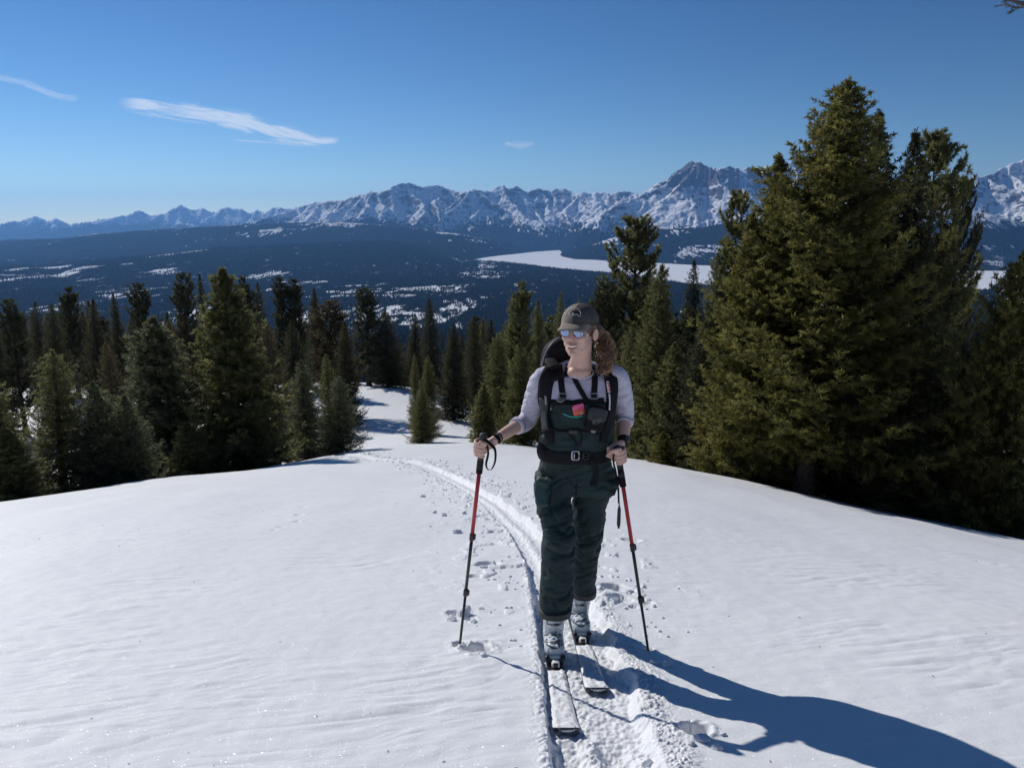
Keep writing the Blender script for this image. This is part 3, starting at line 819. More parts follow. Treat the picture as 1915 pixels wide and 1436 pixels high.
def make_conifer(seed, H, R, kind, nbl, low=0.04, bushy=1.0, pw=0.82):
    """returns trunk mesh, crown mesh (and snow mesh). kind: 'fir' pointed and layered, 'pine' open and knobbly."""
    rg = np.random.default_rng(seed)
    lean = rg.normal(0, .012, 2) * H
    def axis(t):
        t = np.asarray(t)
        return np.stack([lean[0] * t ** 2 + 0.02 * np.sin(t * 9 + seed), lean[1] * t ** 2 + .02 * np.cos(t * 7 + seed), H * t], -1)
    tt = np.linspace(-0.03, 0.985, 22)
    tr = (0.018 * H + .03) * (1 - tt).clip(0.03, 2) ** 0.9; tr[0] *= 1.45; tr[1] *= 1.15
    TV, TF = np_tube(axis(tt), tr, 8)
    tv = [TV]; tf = [TF]; nb = len(TV)
    shoots_p = []; shoots_d = []; tint = []; size = []
    if kind == 'fir':
        nbr = int(14 * H ** 0.55 * 7)
        hs = low + (0.99 - low) * (np.arange(nbr) + rg.random(nbr)) / nbr
    else:
        nbr = int(12 * H ** 0.55 * 4)
        hs = low + (0.985 - low) * rg.random(nbr) ** 0.85
    hs = np.sort(hs)
    az0 = rg.uniform(0, 6.28)
    sector = rg.uniform(0.72, 1.2, 12)      # uneven outline around the stem
    for k, h in enumerate(hs):
        az = az0 + k * 2.399 + rg.normal(0, .25)
        se = sector[int((az % 6.2832) / 6.2832 * 12) % 12]
        if kind == 'fir':
            prof = (1 - h) ** pw * (1 - math.exp(-(1 - h) / .028)) * (0.74 + 0.26 * min(1, (h - low + .02) / 0.1)) * 1.12 + 0.004
            L = R * prof * rg.uniform(0.66, 1.12) * (0.55 + .45 * se + .25 * math.sin(h * 23 + az * 2) * .6)
            el = math.radians(56 * h ** 1.6 - 12 * (1 - h) + rg.normal(0, 6))
        else:
            prof = min(1, (1 - h) ** 0.55 * 1.08) * (0.55 + 0.45 * min(1, (h - low) / .2))
            L = R * prof * rg.choice([0.45, .7, 0.95, 1.1], p=[.2, .3, .3, .2]) * se
            el = math.radians(10 + 45 * h ** 1.2 + rg.normal(0, 14))
        L = max(L, 0.05)
        nseg = max(4, int(L / 0.18))
        s = np.linspace(0, 1, nseg)
        # branch sags, then lifts at its tip
        rise = np.tan(el) * s - 0.16 * (1 - h) * np.sin(s * 3.1) + (0.22 if kind == 'fir' else .35) * s ** 3
        bx = np.cos(az) * s * L; by = np.sin(az) * s * L
        cv = rg.normal(0, .06) * L
        P_ = axis(np.full(nseg, h)) + np.stack([bx - np.sin(az) * cv * s ** 2, by + np.cos(az) * cv * s ** 2, rise * L * math.cos(el)], -1)
        rr = (0.006 + 0.010 * L) * (1 - s * .9)
        if L > 0.35:
            bv, bf = np_tube(P_, rr * (1.6 if kind == 'pine' else 1.0), 3)
            tv.append(bv); tf.append(bf + nb); nb += len(bv)
        # secondary twigs with shoots
        bd = np.gradient(P_, axis=0); bd /= np.linalg.norm(bd, axis=1)[:, None] + 1e-9
        side = np.cross(bd, [0, 0, 1]); side /= np.linalg.norm(side, axis=1)[:, None] + 1e-9
        ntw = max(3, int((L * (9 if kind == 'fir' else 8) + 2) * bushy))
        for q in range(ntw):
            sp = (q + rg.random()) / ntw
            if kind == 'pine': sp = 0.25 + 0.75 * sp ** .75
            else: sp = 0.06 + 0.94 * sp
            fi = sp * (nseg - 1); i0 = min(int(fi), nseg - 2); fr = fi - i0
            p = P_[i0] * (1 - fr) + P_[i0 + 1] * fr
            sg = 1 if q % 2 else -1
            tl = (0.42 * L * (1 - sp) * (0.6 if kind == 'pine' else 1) + min(0.16 if kind == 'fir' else .2, .02 + .30 * L)) * rg.uniform(.6, 1.15)
            tl = min(tl, 0.75)
            d = bd[i0] * rg.uniform(.5, .9) + side[i0] * sg * rg.uniform(.3, 1.0) + np.array([0, 0, rg.normal(0.0 if kind == 'fir' else .25, .25)])
            d /= np.linalg.norm(d)
            ns = max(3, int(tl / 0.055))
            u = (np.arange(ns) + rg.random(ns)) / ns
            droop = np.zeros((ns, 3)); droop[:, 2] = -0.10 * u ** 2 * tl if kind == 'fir' else 0.15 * u ** 2 * tl
            sp_ = p + d * (u * tl)[:, None] + droop
            shoots_p.append(sp_); shoots_d.append(np.repeat(d[None], ns, 0) + rg.normal(0, .45, (ns, 3)))
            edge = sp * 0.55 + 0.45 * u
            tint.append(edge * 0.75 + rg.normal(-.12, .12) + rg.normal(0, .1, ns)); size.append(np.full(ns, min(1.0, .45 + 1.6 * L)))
    # leader shoot
    up = axis(np.linspace(.955, 1.0, 14)); shoots_p.append(up); shoots_d.append(rg.normal(0, .35, (14, 3)) + [0, 0, 1]); tint.append(np.full(14, .6)); size.append(np.full(14, .8))
    SP = np.concatenate(shoots_p); SD = np.concatenate(shoots_d); TI = np.concatenate(tint); SZ = np.concatenate(size)
    per = max(1, nbl / len(SP))
    if per < 1.0 + 1e-6:
        pick = rg.permutation(len(SP))[:nbl]
    else:
        pick = rg.integers(0, len(SP), nbl)
    n = len(pick)
    base = SP[pick] + rg.normal(0, .018, (n, 3))
    dirs = SD[pick] / np.linalg.norm(SD[pick], axis=1)[:, None] + rg.normal(0, .55, (n, 3))
    ln = rg.uniform(.07, .15, n) * SZ[pick] * (1.0 if kind == 'fir' else 1.1); wd = rg.uniform(.018, .034, n) * 1.15
    # coarser blades when the tree has few of them
    k = max(1.0, (len(SP) * 2.2 / nbl)) ** 0.5
    BV = blades(base, dirs, ln * k, wd * k, rg)
    ti = np.repeat(TI[pick], 3)
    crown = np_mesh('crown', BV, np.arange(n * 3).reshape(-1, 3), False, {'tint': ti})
    trunk = np_mesh('trunk', np.concatenate(tv), np.concatenate(tf))
    return trunk, crown

# prototypes: shared meshes for trees whose shape repeats (each: seed, height, radius, kind, blades)
PROTO_SPEC = {
 'fir_a': (101, 7.0, 1.75, 'fir', 52000), 'fir_b': (102, 7.0, 2.0, 'fir', 52000), 'fir_c': (103, 8.0, 1.5, 'fir', 46000), 'fir_d': (104, 4.5, 1.35, 'fir', 34000),
 'young': (105, 3.2, 1.0, 'fir', 24000), 'spire': (106, 9.0, 1.45, 'fir', 40000), 'spire_b': (107, 9.0, 1.7, 'fir', 40000),
 'pine_a': (111, 9.0, 1.9, 'pine', 52000), 'pine_b': (112, 9.0, 1.7, 'pine', 46000)}
PROTO = {}
for k_, (sd, H_, R_, kd, nb_) in PROTO_SPEC.items():
    low = {'spire': .10, 'spire_b': .08, 'pine_a': .12, 'pine_b': .22, 'fir_c': .05}.get(k_, 0.035)
    PROTO[k_] = (*make_conifer(sd, H_, R_, kd, nb_, low), H_, R_)

_crown_cache = {}
def plant(proto, px, top, Y, hw, label, mat=M_GREEN, group=None, name=None, x_shift=0, rot=None, base=None, cat='conifer'):
    """stand a conifer on the snow at column px and distance Y; its top reaches photo row `top`, its widest half width is hw photo pixels."""
    tk, cr, H0, R0 = proto if isinstance(proto, tuple) else PROTO[proto]
    # position on the ground
    bpos = P(px, 800, Y); x = bpos.x
    for _ in range(4):
        z = gz(x, Y) if Y < 250 else -90
        dep = Y * CT - z * ST
        x = (px - 957.5) / F_PX * dep
    z = float(base) if base is not None else gz(x, Y)
    H = P(px, top, Y).z - z
    # the tip, not the foot, stands in the given column
    for _ in range(3):
        x = (px - 957.5) / F_PX * (Y * CT - (z + .85 * H) * ST)
        if base is None: z = gz(x, Y)
        H = P(px, top, Y).z - z
    dep = Y * CT - (z + H * .3) * ST
    Rw = hw / F_PX * dep
    t = empty(name or 'conifer_tree', (x, Y, z - 0.03))
    tag(t, label, cat, group)
    t.scale = (Rw / R0 * 1.12, Rw / R0 * 1.12, H / H0)
    t.rotation_euler = (0, 0, RNG.uniform(0, 6.28) if rot is None else rot)
    key = (cr.name, mat.name)
    if key not in _crown_cache:
        c2 = cr if not len(cr.materials) else cr.copy()
        c2.materials.clear(); c2.materials.append(mat); _crown_cache[key] = c2
    if not len(tk.materials): tk.materials.append(M_BARK)
    a = bpy.data.objects.new('trunk', tk); COL.objects.link(a); a.parent = t
    b = bpy.data.objects.new('crown', _crown_cache[key]); COL.objects.link(b); b.parent = t
    return t

# -------- large clump on the right, each with a shape of its own
def own(seed, H, R, kind, n, low=.05, bushy=1.0, pw=0.82): return (*make_conifer(seed, H, R, kind, n, low, bushy, pw), H, R)
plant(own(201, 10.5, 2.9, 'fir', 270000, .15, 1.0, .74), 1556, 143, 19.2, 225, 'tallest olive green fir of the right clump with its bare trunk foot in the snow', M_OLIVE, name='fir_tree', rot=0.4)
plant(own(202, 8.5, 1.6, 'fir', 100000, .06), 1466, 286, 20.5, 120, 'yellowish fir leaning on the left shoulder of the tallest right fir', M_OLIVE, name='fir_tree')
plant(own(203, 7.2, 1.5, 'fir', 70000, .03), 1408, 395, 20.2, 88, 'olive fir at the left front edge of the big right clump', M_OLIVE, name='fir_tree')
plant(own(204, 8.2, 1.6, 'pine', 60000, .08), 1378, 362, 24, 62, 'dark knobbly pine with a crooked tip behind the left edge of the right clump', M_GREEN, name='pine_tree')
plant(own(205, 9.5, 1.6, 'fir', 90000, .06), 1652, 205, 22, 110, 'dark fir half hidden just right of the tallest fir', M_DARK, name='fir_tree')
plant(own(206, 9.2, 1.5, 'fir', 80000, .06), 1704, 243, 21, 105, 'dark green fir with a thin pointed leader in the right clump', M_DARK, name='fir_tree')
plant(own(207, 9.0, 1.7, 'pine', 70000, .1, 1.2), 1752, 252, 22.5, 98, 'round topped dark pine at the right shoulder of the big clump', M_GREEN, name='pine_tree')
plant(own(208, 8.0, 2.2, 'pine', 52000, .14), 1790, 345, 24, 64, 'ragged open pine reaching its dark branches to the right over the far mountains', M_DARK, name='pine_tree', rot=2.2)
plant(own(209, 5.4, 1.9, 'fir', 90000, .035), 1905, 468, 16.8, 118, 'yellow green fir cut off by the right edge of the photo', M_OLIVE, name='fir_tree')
plant('fir_b', 1510, 345, 21.6, 112, 'olive fir whose tip merges into the left side of the tallest fir', M_OLIVE, name='fir_tree')
plant('fir_a', 1434, 420, 20.8, 100, 'yellowish fir filling the gap under the leaning one', M_OLIVE, name='fir_tree')
plant('fir_b', 1660, 640, 21.2, 130, 'low broad fir filling the foot of the clump right of the tallest trunk', M_GREEN, name='fir_tree')
plant('fir_a', 1460, 560, 21.4, 85, 'olive fir skirting the left foot of the tallest right fir', M_OLIVE, name='fir_tree')
plant('fir_b', 1740, 590, 18.6, 120, 'dark bushy fir low in the shade between the big clump and the right edge', M_GREEN, name='fir_tree')
plant('fir_a', 1822, 610, 18.6, 70, 'dark fir standing just left of the yellow green fir at the edge', M_DARK, name='fir_tree')
plant('fir_d', 1840, 770, 16.9, 60, 'short bright green fir at the foot of the right edge trees', M_OLIVE, name='fir_tree')
# -------- trees between the skier and the big clump
plant(own(210, 8.5, 1.7, 'pine', 56000, .2), 1188, 408, 32, 84, 'tall open crowned pine with a bushy dark tip over the frozen lake', M_GREEN, name='pine_tree', rot=1.0)
plant('fir_c', 1228, 492, 25.5, 66, 'dense dark fir with a blunt tip right behind the skier', M_GREEN, name='fir_tree')
plant('pine_a', 1130, 528, 30, 62, 'broad pine directly behind the skier\'s shoulder', M_DARK, name='pine_tree')
plant('spire', 1300, 484, 29, 46, 'narrow dark fir between the dense fir and the right clump', M_DARK, name='fir_tree')
plant('fir_b', 1345, 470, 24, 62, 'grey green fir with feathery branches left of the right clump', M_GREY, name='fir_tree')
plant('fir_a', 1385, 560, 21.5, 74, 'green fir leaning out low at the left foot of the clump', M_GREEN, name='fir_tree')
plant('fir_d', 1262, 640, 24, 58, 'mid height fir in the row right of the skier\'s elbow', M_GREEN, name='fir_tree')
plant('fir_c', 1310, 600, 22.8, 62, 'dark fir with a visible trunk foot at the snow edge right of the skier', M_DARK, name='fir_tree')
plant('young', 1241, 806, 22.0, 26, 'tiny bright fir seedling at the snow edge right of the skier\'s hand', M_OLIVE, name='fir_tree')
plant('fir_c', 1180, 600, 27, 58, 'green fir whose lower half is hidden behind the skier\'s arm', M_GREEN, name='fir_tree')
# -------- left front row
plant(own(211, 6.0, 1.6, 'fir', 120000, .02), 425, 500, 22.5, 100, 'largest dark green fir of the left group with a slim tip over the valley', M_GREEN, name='fir_tree', rot=.8)
plant(own(212, 5.0, 1.5, 'fir', 90000, .02), 284, 592, 22.5, 92, 'grey tipped fir left of the largest left fir', M_GREY, name='fir_tree')
plant('fir_b', 95, 652, 17.6, 84, 'light green fir near the left edge with a thin leader', M_GREEN, name='fir_tree')
plant('fir_d', 178, 712, 17.5, 62, 'pale young fir, left of the two joined at the crest', M_GREY, name='fir_tree')
plant('fir_d', 232, 738, 17.8, 58, 'pale young fir, right of the two joined at the crest', M_GREY, name='fir_tree')
plant('young', 12, 800, 15.5, 62, 'low green fir cut off by the left edge of the photo', M_GREEN, name='fir_tree')
plant('fir_d', -30, 690, 16.5, 80, 'green fir mostly outside the left edge of the photo', M_GREEN, name='fir_tree')
plant('young', 350, 790, 20.5, 44, 'small bushy fir squeezed between the two big left firs', M_GREEN, name='fir_tree')
plant('fir_a', 566, 672, 26.5, 46, 'grey green young fir left of a close pair', M_GREY, name='fir_tree')
plant('fir_b', 630, 702, 26, 48, 'bushy young fir in front of the close pair', M_GREY, name='fir_tree')
plant('fir_c', 614, 662, 29, 32, 'young fir whose tip rises behind the bushy young fir', M_GREEN, name='fir_tree')
plant('fir_a', 787, 722, 31, 31, 'small free standing fir in the middle of the clearing', M_GREEN, name='fir_tree')
plant('fir_c', 800, 664, 35.5, 27, 'slim fir rising right behind the small free standing fir', M_GREEN, name='fir_tree')
plant('spire', 775, 660, 36.5, 18, 'very thin fir just left behind the slim clearing fir', M_GREEN, name='fir_tree')
# -------- middle distance
MID = [
 ('fir_b', 500, 606, 36, 54, M_BROWN, 'brownish fir right behind the largest left fir'),
 ('pine_a', 618, 562, 46, 64, M_BROWN, 'broad brown green conifer above the close pair of young firs'),
 ('fir_a', 643, 600, 42, 34, M_DARK, 'dark fir on the right flank of the broad brown conifer'),
 ('pine_a', 684, 538, 64, 46, M_DARK, 'dark pine with a forked bushy tip left of centre'),
 ('fir_b', 724, 580, 64, 44, M_DARK, 'broad dark fir casting its shadow on the clearing'),
 ('spire', 775, 586, 66, 24, M_DARK, 'thin dark spire left of the tall centre spire'),
 ('spire_b', 804, 556, 62, 32, M_DARK, 'tall dark spire standing alone at the centre of the valley view'),
 ('fir_a', 846, 606, 45, 38, M_DARK, 'dark rounded fir right of the clearing'),
 ('spire_b', 886, 588, 52, 34, M_DARK, 'dark fir behind the rounded fir right of the clearing'),
 ('fir_c', 915, 596, 56, 30, M_DARK, 'dark fir with a blunt tip further right of the clearing'),
 ('pine_b', 971, 528, 41, 42, M_GREEN, 'tall pine with a bare grey trunk left of the skier\'s head'),
 ('fir_b', 934, 622, 34, 52, M_GREEN, 'wide green fir behind the skier\'s raised forearm'),
 ('young', 903, 718, 30, 30, M_GREEN, 'small fir at the edge of the clearing above the left pole'),
 ('fir_a', 975, 640, 31, 46, M_GREEN, 'green fir touching the skier\'s upper arm'),
 ('spire', 1008, 560, 44, 34, M_GREEN, 'green spire just left of the cap'),
 ('spire_b', 1047, 544, 46, 28, M_GREEN, 'slim green spire above the cap'),
 ('fir_c', 1085, 560, 38, 40, M_GREEN, 'green fir rising behind the ponytail'),
 ('pine_a', 345, 512, 44, 46, M_DARK, 'tall dark pine left of the largest left fir'),
 ('spire', 378, 511, 50, 26, M_DARK, 'slim dark spire beside the tall dark pine'),
 ('fir_b', 320, 600, 37, 50, M_BROWN, 'brownish fir below the tall dark pine'),
 ('pine_b', 460, 518, 52, 34, M_DARK, 'dark pine peeping right of the largest left fir'),
 ('spire_b', 480, 526, 56, 32, M_DARK, 'dark spire second to the right of the largest left fir'),
 ('pine_a', 524, 518, 60, 32, M_DARK, 'pointed dark pine, left of a twin on the skyline'),
 ('pine_b', 548, 522, 60, 36, M_DARK, 'pointed dark pine, right of a twin on the skyline'),
 ('spire', 588, 538, 70, 26, M_DARK, 'thin spire between the twin pines and the broad brown conifer'),
 ('pine_a', 262, 530, 50, 46, M_DARK, 'broad dark pine standing highest of the far left trees'),
 ('spire', 216, 548, 52, 26, M_DARK, 'dark spire just left of the broad dark pine'),
 ('fir_c', 173, 558, 48, 34, M_DARK, 'black green fir in the middle of the far left trees'),
 ('pine_b', 128, 538, 58, 36, M_DARK, 'rounded pine high among the far left trees'),
 ('fir_b', 96, 566, 46, 38, M_DARK, 'dark fir right of the left edge group'),
 ('spire_b', 66, 562, 54, 34, M_DARK, 'dark spire second from the left edge'),
 ('pine_a', 20, 560, 46, 44, M_DARK, 'dark rounded conifer at the left edge skyline'),
 ('fir_a', -25, 575, 44, 46, M_DARK, 'dark conifer cut by the left edge behind the front firs'),
 ('fir_b', 205, 640, 34, 46, M_BROWN, 'brown green fir in the gap left of the grey tipped fir'),
 ('fir_a', 545, 600, 42, 40, M_DARK, 'dark fir filling the gap above the grey green young fir'),
]
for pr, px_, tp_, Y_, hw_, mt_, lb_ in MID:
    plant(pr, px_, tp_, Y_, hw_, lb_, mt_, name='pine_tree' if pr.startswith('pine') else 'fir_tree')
# -------- farther trees, told apart by look and by the nearer tree they stand beside
LAND = [(-25, 'the left edge of the photo'), (66, 'the second spire from the left'), (128, 'the rounded pine of the far left'), (216, 'the spire by the broad dark pine'), (262, 'the highest broad pine on the left'),
        (345, 'the tall pine left of the largest fir'), (425, 'the largest left fir'), (480, 'the spire after the largest left fir'), (536, 'the twin pines on the skyline'), (588, 'the thin spire right of the twin pines'), (624, 'the broad brown conifer'),
        (684, 'the forked pine left of centre'), (724, 'the broad fir shading the clearing'), (804, 'the tall centre spire'), (846, 'the rounded fir right of the clearing'), (886, 'the fir behind the rounded one'), (930, 'the wide fir at the raised forearm'), (971, 'the pine with the bare grey trunk'), (1047, 'the spire above the cap'),
        (1130, 'the pine at the skier\'s shoulder'), (1188, 'the tall open pine over the lake'), (1228, 'the dense blunt fir'), (1300, 'the narrow fir by the right clump'), (1345, 'the feathery grey green fir'), (1408, 'the left front fir of the clump'), (1466, 'the leaning yellowish fir'), (1574, 'the tallest fir'), (1652, 'the half hidden dark fir'), (1704, 'the fir with the thin leader'), (1752, 'the round topped pine'), (1800, 'the ragged open pine'), (1905, 'the fir at the right edge')]
TONE = {'needles_dark': 'dark', 'needles_brown': 'brownish', 'needles_green': 'green'}
SHAPE = {'spire': 'slender spire', 'spire_b': 'full skirted spire', 'fir_c': 'dense blunt fir', 'pine_b': 'knobbly pine', 'fir_a': 'broad fir'}
rr_ = random.Random(5); seen = {}
for (x0, x1, n, Ya, Yb_, top0, top1, mts, gp) in [
    (-60, 650, 38, 60, 105, 556, 640, (M_DARK, M_DARK, M_BROWN), 'conifers of the stand behind the left firs'),
    (740, 800, 3, 72, 92, 600, 640, (M_DARK,), 'conifers beyond the clearing'),
    (835, 1100, 13, 52, 85, 585, 650, (M_DARK, M_GREEN), 'conifers of the stand behind the skier'),
    (1100, 1360, 10, 34, 60, 560, 660, (M_DARK, M_GREEN), 'conifers right of the skier\'s head'),
    (1400, 1830, 12, 24, 36, 560, 720, (M_DARK, M_GREEN), 'conifers inside the right clump')]:
    for k in range(n):
        px_ = x0 + (x1 - x0) * (k + rr_.uniform(.1, .9)) / n
        Y_ = rr_.uniform(Ya, Yb_)
        mt_ = rr_.choice(mts); tp_ = rr_.uniform(top0, top1)
        lx_, lt_ = min(LAND, key=lambda q: abs(q[0] - px_))
        order = list(SHAPE); rr_.shuffle(order)
        for pr in order:
            lb = f"{TONE[mt_.name]} {SHAPE[pr]} farther back, {'left' if px_ < lx_ else 'right'} of {lt_}"
            if lb not in seen: break
        seen[lb] = 1
        base_s = -gz(a_of_px(px_) * Y_, Y_) / Y_
        hpx = ((base_s) * (CT) - ST) / (CT + base_s * ST) * F_PX + 718 - tp_
        plant(pr, px_, tp_, Y_, max(16, min(60, hpx * rr_.uniform(.16, .24))), lb, mt_, group=gp, name='pine_tree' if pr == 'pine_b' else 'fir_tree')
# ================================================================== THE SKIER
M_SKIN = simple('skin', (0.66, 0.42, 0.33), 0.5, var=0.08, vscale=25, bump=0.1, bscale=400)
_b = [n for n in M_SKIN.node_tree.nodes if n.type == 'BSDF_PRINCIPLED'][0]
_b.inputs['Subsurface Weight'].default_value = 0.18; _b.inputs['Subsurface Radius'].default_value = (0.02, 0.008, 0.004); _b.inputs['Subsurface Scale'].default_value = 0.6
M_SHIRT = simple('shirt_knit', (0.56, 0.53, 0.63), 0.85, var=0.06, vscale=60, bump=0.15, bscale=900, sheen=0.2)
M_BIB = simple('bib_shell', (0.013, 0.031, 0.031), 0.7, var=0.2, vscale=12, bump=0.15, bscale=600, spec=0.3)
M_BIB2 = simple('bib_light', (0.028, 0.066, 0.062), 0.6, var=0.12, vscale=18, bump=0.15, bscale=600)
M_BLACK = simple('black_nylon', (0.008, 0.008, 0.010), 0.8, spec=0.25, var=0.3, vscale=40, bump=0.3, bscale=700)
M_GREYN = simple('charcoal_nylon', (0.03, 0.032, 0.035), 0.6, var=0.3, vscale=40, bump=0.3, bscale=700)
M_PLAST = simple('black_plastic', (0.02, 0.02, 0.022), 0.35, var=0.1)
M_GREYP = simple('grey_plastic', (0.22, 0.23, 0.24), 0.4, var=0.1)
M_STEEL = simple('buckle_steel', (0.55, 0.56, 0.57), 0.3, metal=0.9, var=0.05)
M_WHITE = simple('white_print', (0.75, 0.75, 0.76), 0.6, var=0.04)
M_RED = simple('red_alloy', (0.42, 0.025, 0.03), 0.35, var=0.08, metal=0.2)
M_REDP = simple('red_print', (0.55, 0.02, 0.03), 0.5, var=0.05)
M_CAP = simple('cap_canvas', (0.27, 0.225, 0.185), 0.9, var=0.1, vscale=50, bump=0.3, bscale=900)
M_CAPD = simple('cap_dark_shade', (0.075, 0.068, 0.064), 0.9, var=0.1, vscale=50, bump=0.3, bscale=900)
M_FRAME = simple('glasses_frame', (0.20, 0.07, 0.12), 0.25, var=0.1)
M_LENS = simple('mirror_lens', (0.28, 0.36, 0.55), 0.04, metal=1.0, var=0.02)
M_BOOT = simple('boot_shell', (0.52, 0.58, 0.61), 0.33, var=0.08, vscale=8)
M_BOOTD = simple('boot_dark', (0.05, 0.06, 0.07), 0.4, var=0.1)
M_SKI = simple('ski_top', (0.03, 0.03, 0.035), 0.35, var=0.2)
M_HAIR = simple('hair', (0.14, 0.070, 0.034), 0.42, var=0.5, vscale=60, spec=0.6)
M_HAIR2 = simple('hair_sun_tint', (0.42, 0.25, 0.12), 0.45, var=0.35, vscale=60, spec=0.6)  # lighter copy of the hair colour, stands in for rim light
M_TEETH = simple('teeth', (0.8, 0.77, 0.72), 0.3, var=0.02)
M_LIP = simple('lips', (0.50, 0.20, 0.17), 0.4, var=0.08)
M_MOUTH = simple('mouth_inside', (0.10, 0.02, 0.02), 0.5, var=0.1)
M_TEAL = simple('teal_zip', (0.02, 0.45, 0.38), 0.5, var=0.05)
M_PINK = simple('packet_pink', (0.70, 0.10, 0.24), 0.3, var=0.05)
M_ORANGE = simple('packet_orange', (0.62, 0.10, 0.05), 0.3, var=0.1)

class MB:
    def __init__(s): s.v = []; s.f = []
    def add(s, v, f):
        o = len(s.v); s.v += [tuple(p) for p in v]; s.f += [tuple(i + o for i in q) for q in f]; return s
    def mesh(s, name, smooth=True):
        me = bpy.data.meshes.new(name); me.from_pydata(s.v, [], s.f)
        me.polygons.foreach_set('use_smooth', [smooth] * len(s.f)); me.update(); return me
    def build(s, name, mat, parent=None, smooth=True):
        return link(name, s.mesh(name, smooth), mat, parent)

def ell(c, r, rot=None, nu=16, nv=10):
    c = Vector(c); v = []; f = []
    R = rot or Matrix.Identity(3)
    v.append(c + R @ Vector((0, 0, r[2])))
    for i in range(1, nv):
        t = math.pi * i / nv
        for j in range(nu):
            a = 2 * math.pi * j / nu
            v.append(c + R @ Vector((r[0] * math.sin(t) * math.cos(a), r[1] * math.sin(t) * math.sin(a), r[2] * math.cos(t))))
    v.append(c + R @ Vector((0, 0, -r[2])))
    for j in range(nu): f.append((0, 1 + j, 1 + (j + 1) % nu))
    for i in range(nv - 2):
        for j in range(nu):
            a = 1 + i * nu + j; b = 1 + i * nu + (j + 1) % nu
            f.append((a, a + nu, b + nu, b))
    L = len(v) - 1; k = 1 + (nv - 2) * nu
    for j in range(nu): f.append((L, k + (j + 1) % nu, k + j))
    return v, f

def sweep(pts, rad, n=14, flat=1.0, side=None, cap=True):
    """closed tube; flat scales the radius along the 'thin' direction, side fixes the wide direction."""
    pts = [Vector(p) for p in pts]; k = len(pts); v = []; f = []
    ref = Vector(side).normalized() if side is not None else None
    prev = None
    for i, p in enumerate(pts):
        t = (pts[min(i + 1, k - 1)] - pts[max(i - 1, 0)]).normalized()
        if ref is not None: s_ = (ref - t * ref.dot(t)).normalized()
        elif prev is None:
            s_ = t.cross(Vector((0, 0, 1)) if abs(t.z) < .9 else Vector((0, 1, 0))).normalized()
        else: s_ = (prev - t * prev.dot(t)).normalized()
        prev = s_
        u = t.cross(s_)
        r = rad[i] if hasattr(rad, '__len__') else rad
        fl = flat[i] if hasattr(flat, '__len__') else flat
        for j in range(n):
            a = 2 * math.pi * j / n
            v.append(p + s_ * (math.cos(a) * r) + u * (math.sin(a) * r * fl))
    for i in range(k - 1):
        for j in range(n):
            a = i * n + j; b = i * n + (j + 1) % n
            f.append((a, b, b + n, a + n))
    if cap:
        f.append(tuple(range(n - 1, -1, -1))); f.append(tuple((k - 1) * n + j for j in range(n)))
    return v, f

def smoothpts(pts, m=4):
    """Catmull-Rom resample"""
    p = [Vector(q) for q in pts]; out = []
    for i in range(len(p) - 1):
        a = p[max(i - 1, 0)]; b = p[i]; c = p[i + 1]; d = p[min(i + 2, len(p) - 1)]
        for k in range(m):
            t = k / m
            out.append(0.5 * ((2 * b) + (c - a) * t + (2 * a - 5 * b + 4 * c - d) * t * t + (3 * b - a - 3 * c + d) * t ** 3))
    out.append(p[-1]); return out

def stack(secs, n=40, m=5, ex=2.3):
    """horizontal sections (px, row, hw_px, Y, depth_m) joined smoothly from top to bottom"""
    pts = [Vector((s[0], s[1], s[2])) for s in secs]; qs = [Vector((s[3], s[4], 0)) for s in secs]
    A = smoothpts(pts, m); B = smoothpts(qs, m); v = []; f = []
    for a, b in zip(A, B):
        c = P(a.x, a.y, b.x); dep = c.y * CT - c.z * ST; rx = a.z / F_PX * dep; ry = b.y
        for j in range(n):
            t = 2 * math.pi * j / n; ct, st = math.cos(t), math.sin(t)
            v.append(c + Vector((rx * abs(ct) ** (2 / ex) * (1 if ct > 0 else -1), ry * abs(st) ** (2 / ex) * (1 if st > 0 else -1), 0)))
    k = len(A)
    for i in range(k - 1):
        for j in range(n):
            a = i * n + j; b = i * n + (j + 1) % n
            f.append((a, b, b + n, a + n))
    f.append(tuple(range(n - 1, -1, -1))); f.append(tuple((k - 1) * n + j for j in range(n)))
    return v, f

def voxel(name, mb, size, smooth=6, factor=0.5, disp=None):
    me = mb.mesh(name + '_src')
    bm_ = bmesh.new(); bm_.from_mesh(me); bmesh.ops.recalc_face_normals(bm_, faces=bm_.faces[:]); bm_.to_mesh(me); bm_.free()
    o = bpy.data.objects.new(name + '_src', me); COL.objects.link(o)
    r = o.modifiers.new('r', 'REMESH'); r.mode = 'VOXEL'; r.voxel_size = size; r.use_smooth_shade = True
    if smooth:
        s_ = o.modifiers.new('s', 'SMOOTH'); s_.factor = factor; s_.iterations = smooth
    bpy.context.view_layer.update()
    dg = bpy.context.evaluated_depsgraph_get()
    out = bpy.data.meshes.new_from_object(o.evaluated_get(dg)); out.name = name
    bpy.data.objects.remove(o); bpy.data.meshes.remove(me)
    if disp is not None:
        nv = len(out.vertices); co = np.empty(nv * 3, np.float32); no = np.empty(nv * 3, np.float32)
        out.vertices.foreach_get('co', co); out.vertices.foreach_get('normal', no)
        co = co.reshape(-1, 3); no = no.reshape(-1, 3)
        co = co + no * disp(co.astype(float), no)[:, None]
        out.vertices.foreach_set('co', co.astype(np.float32).ravel())
    out.polygons.foreach_set('use_smooth', [True] * len(out.polygons)); out.update()
    return out

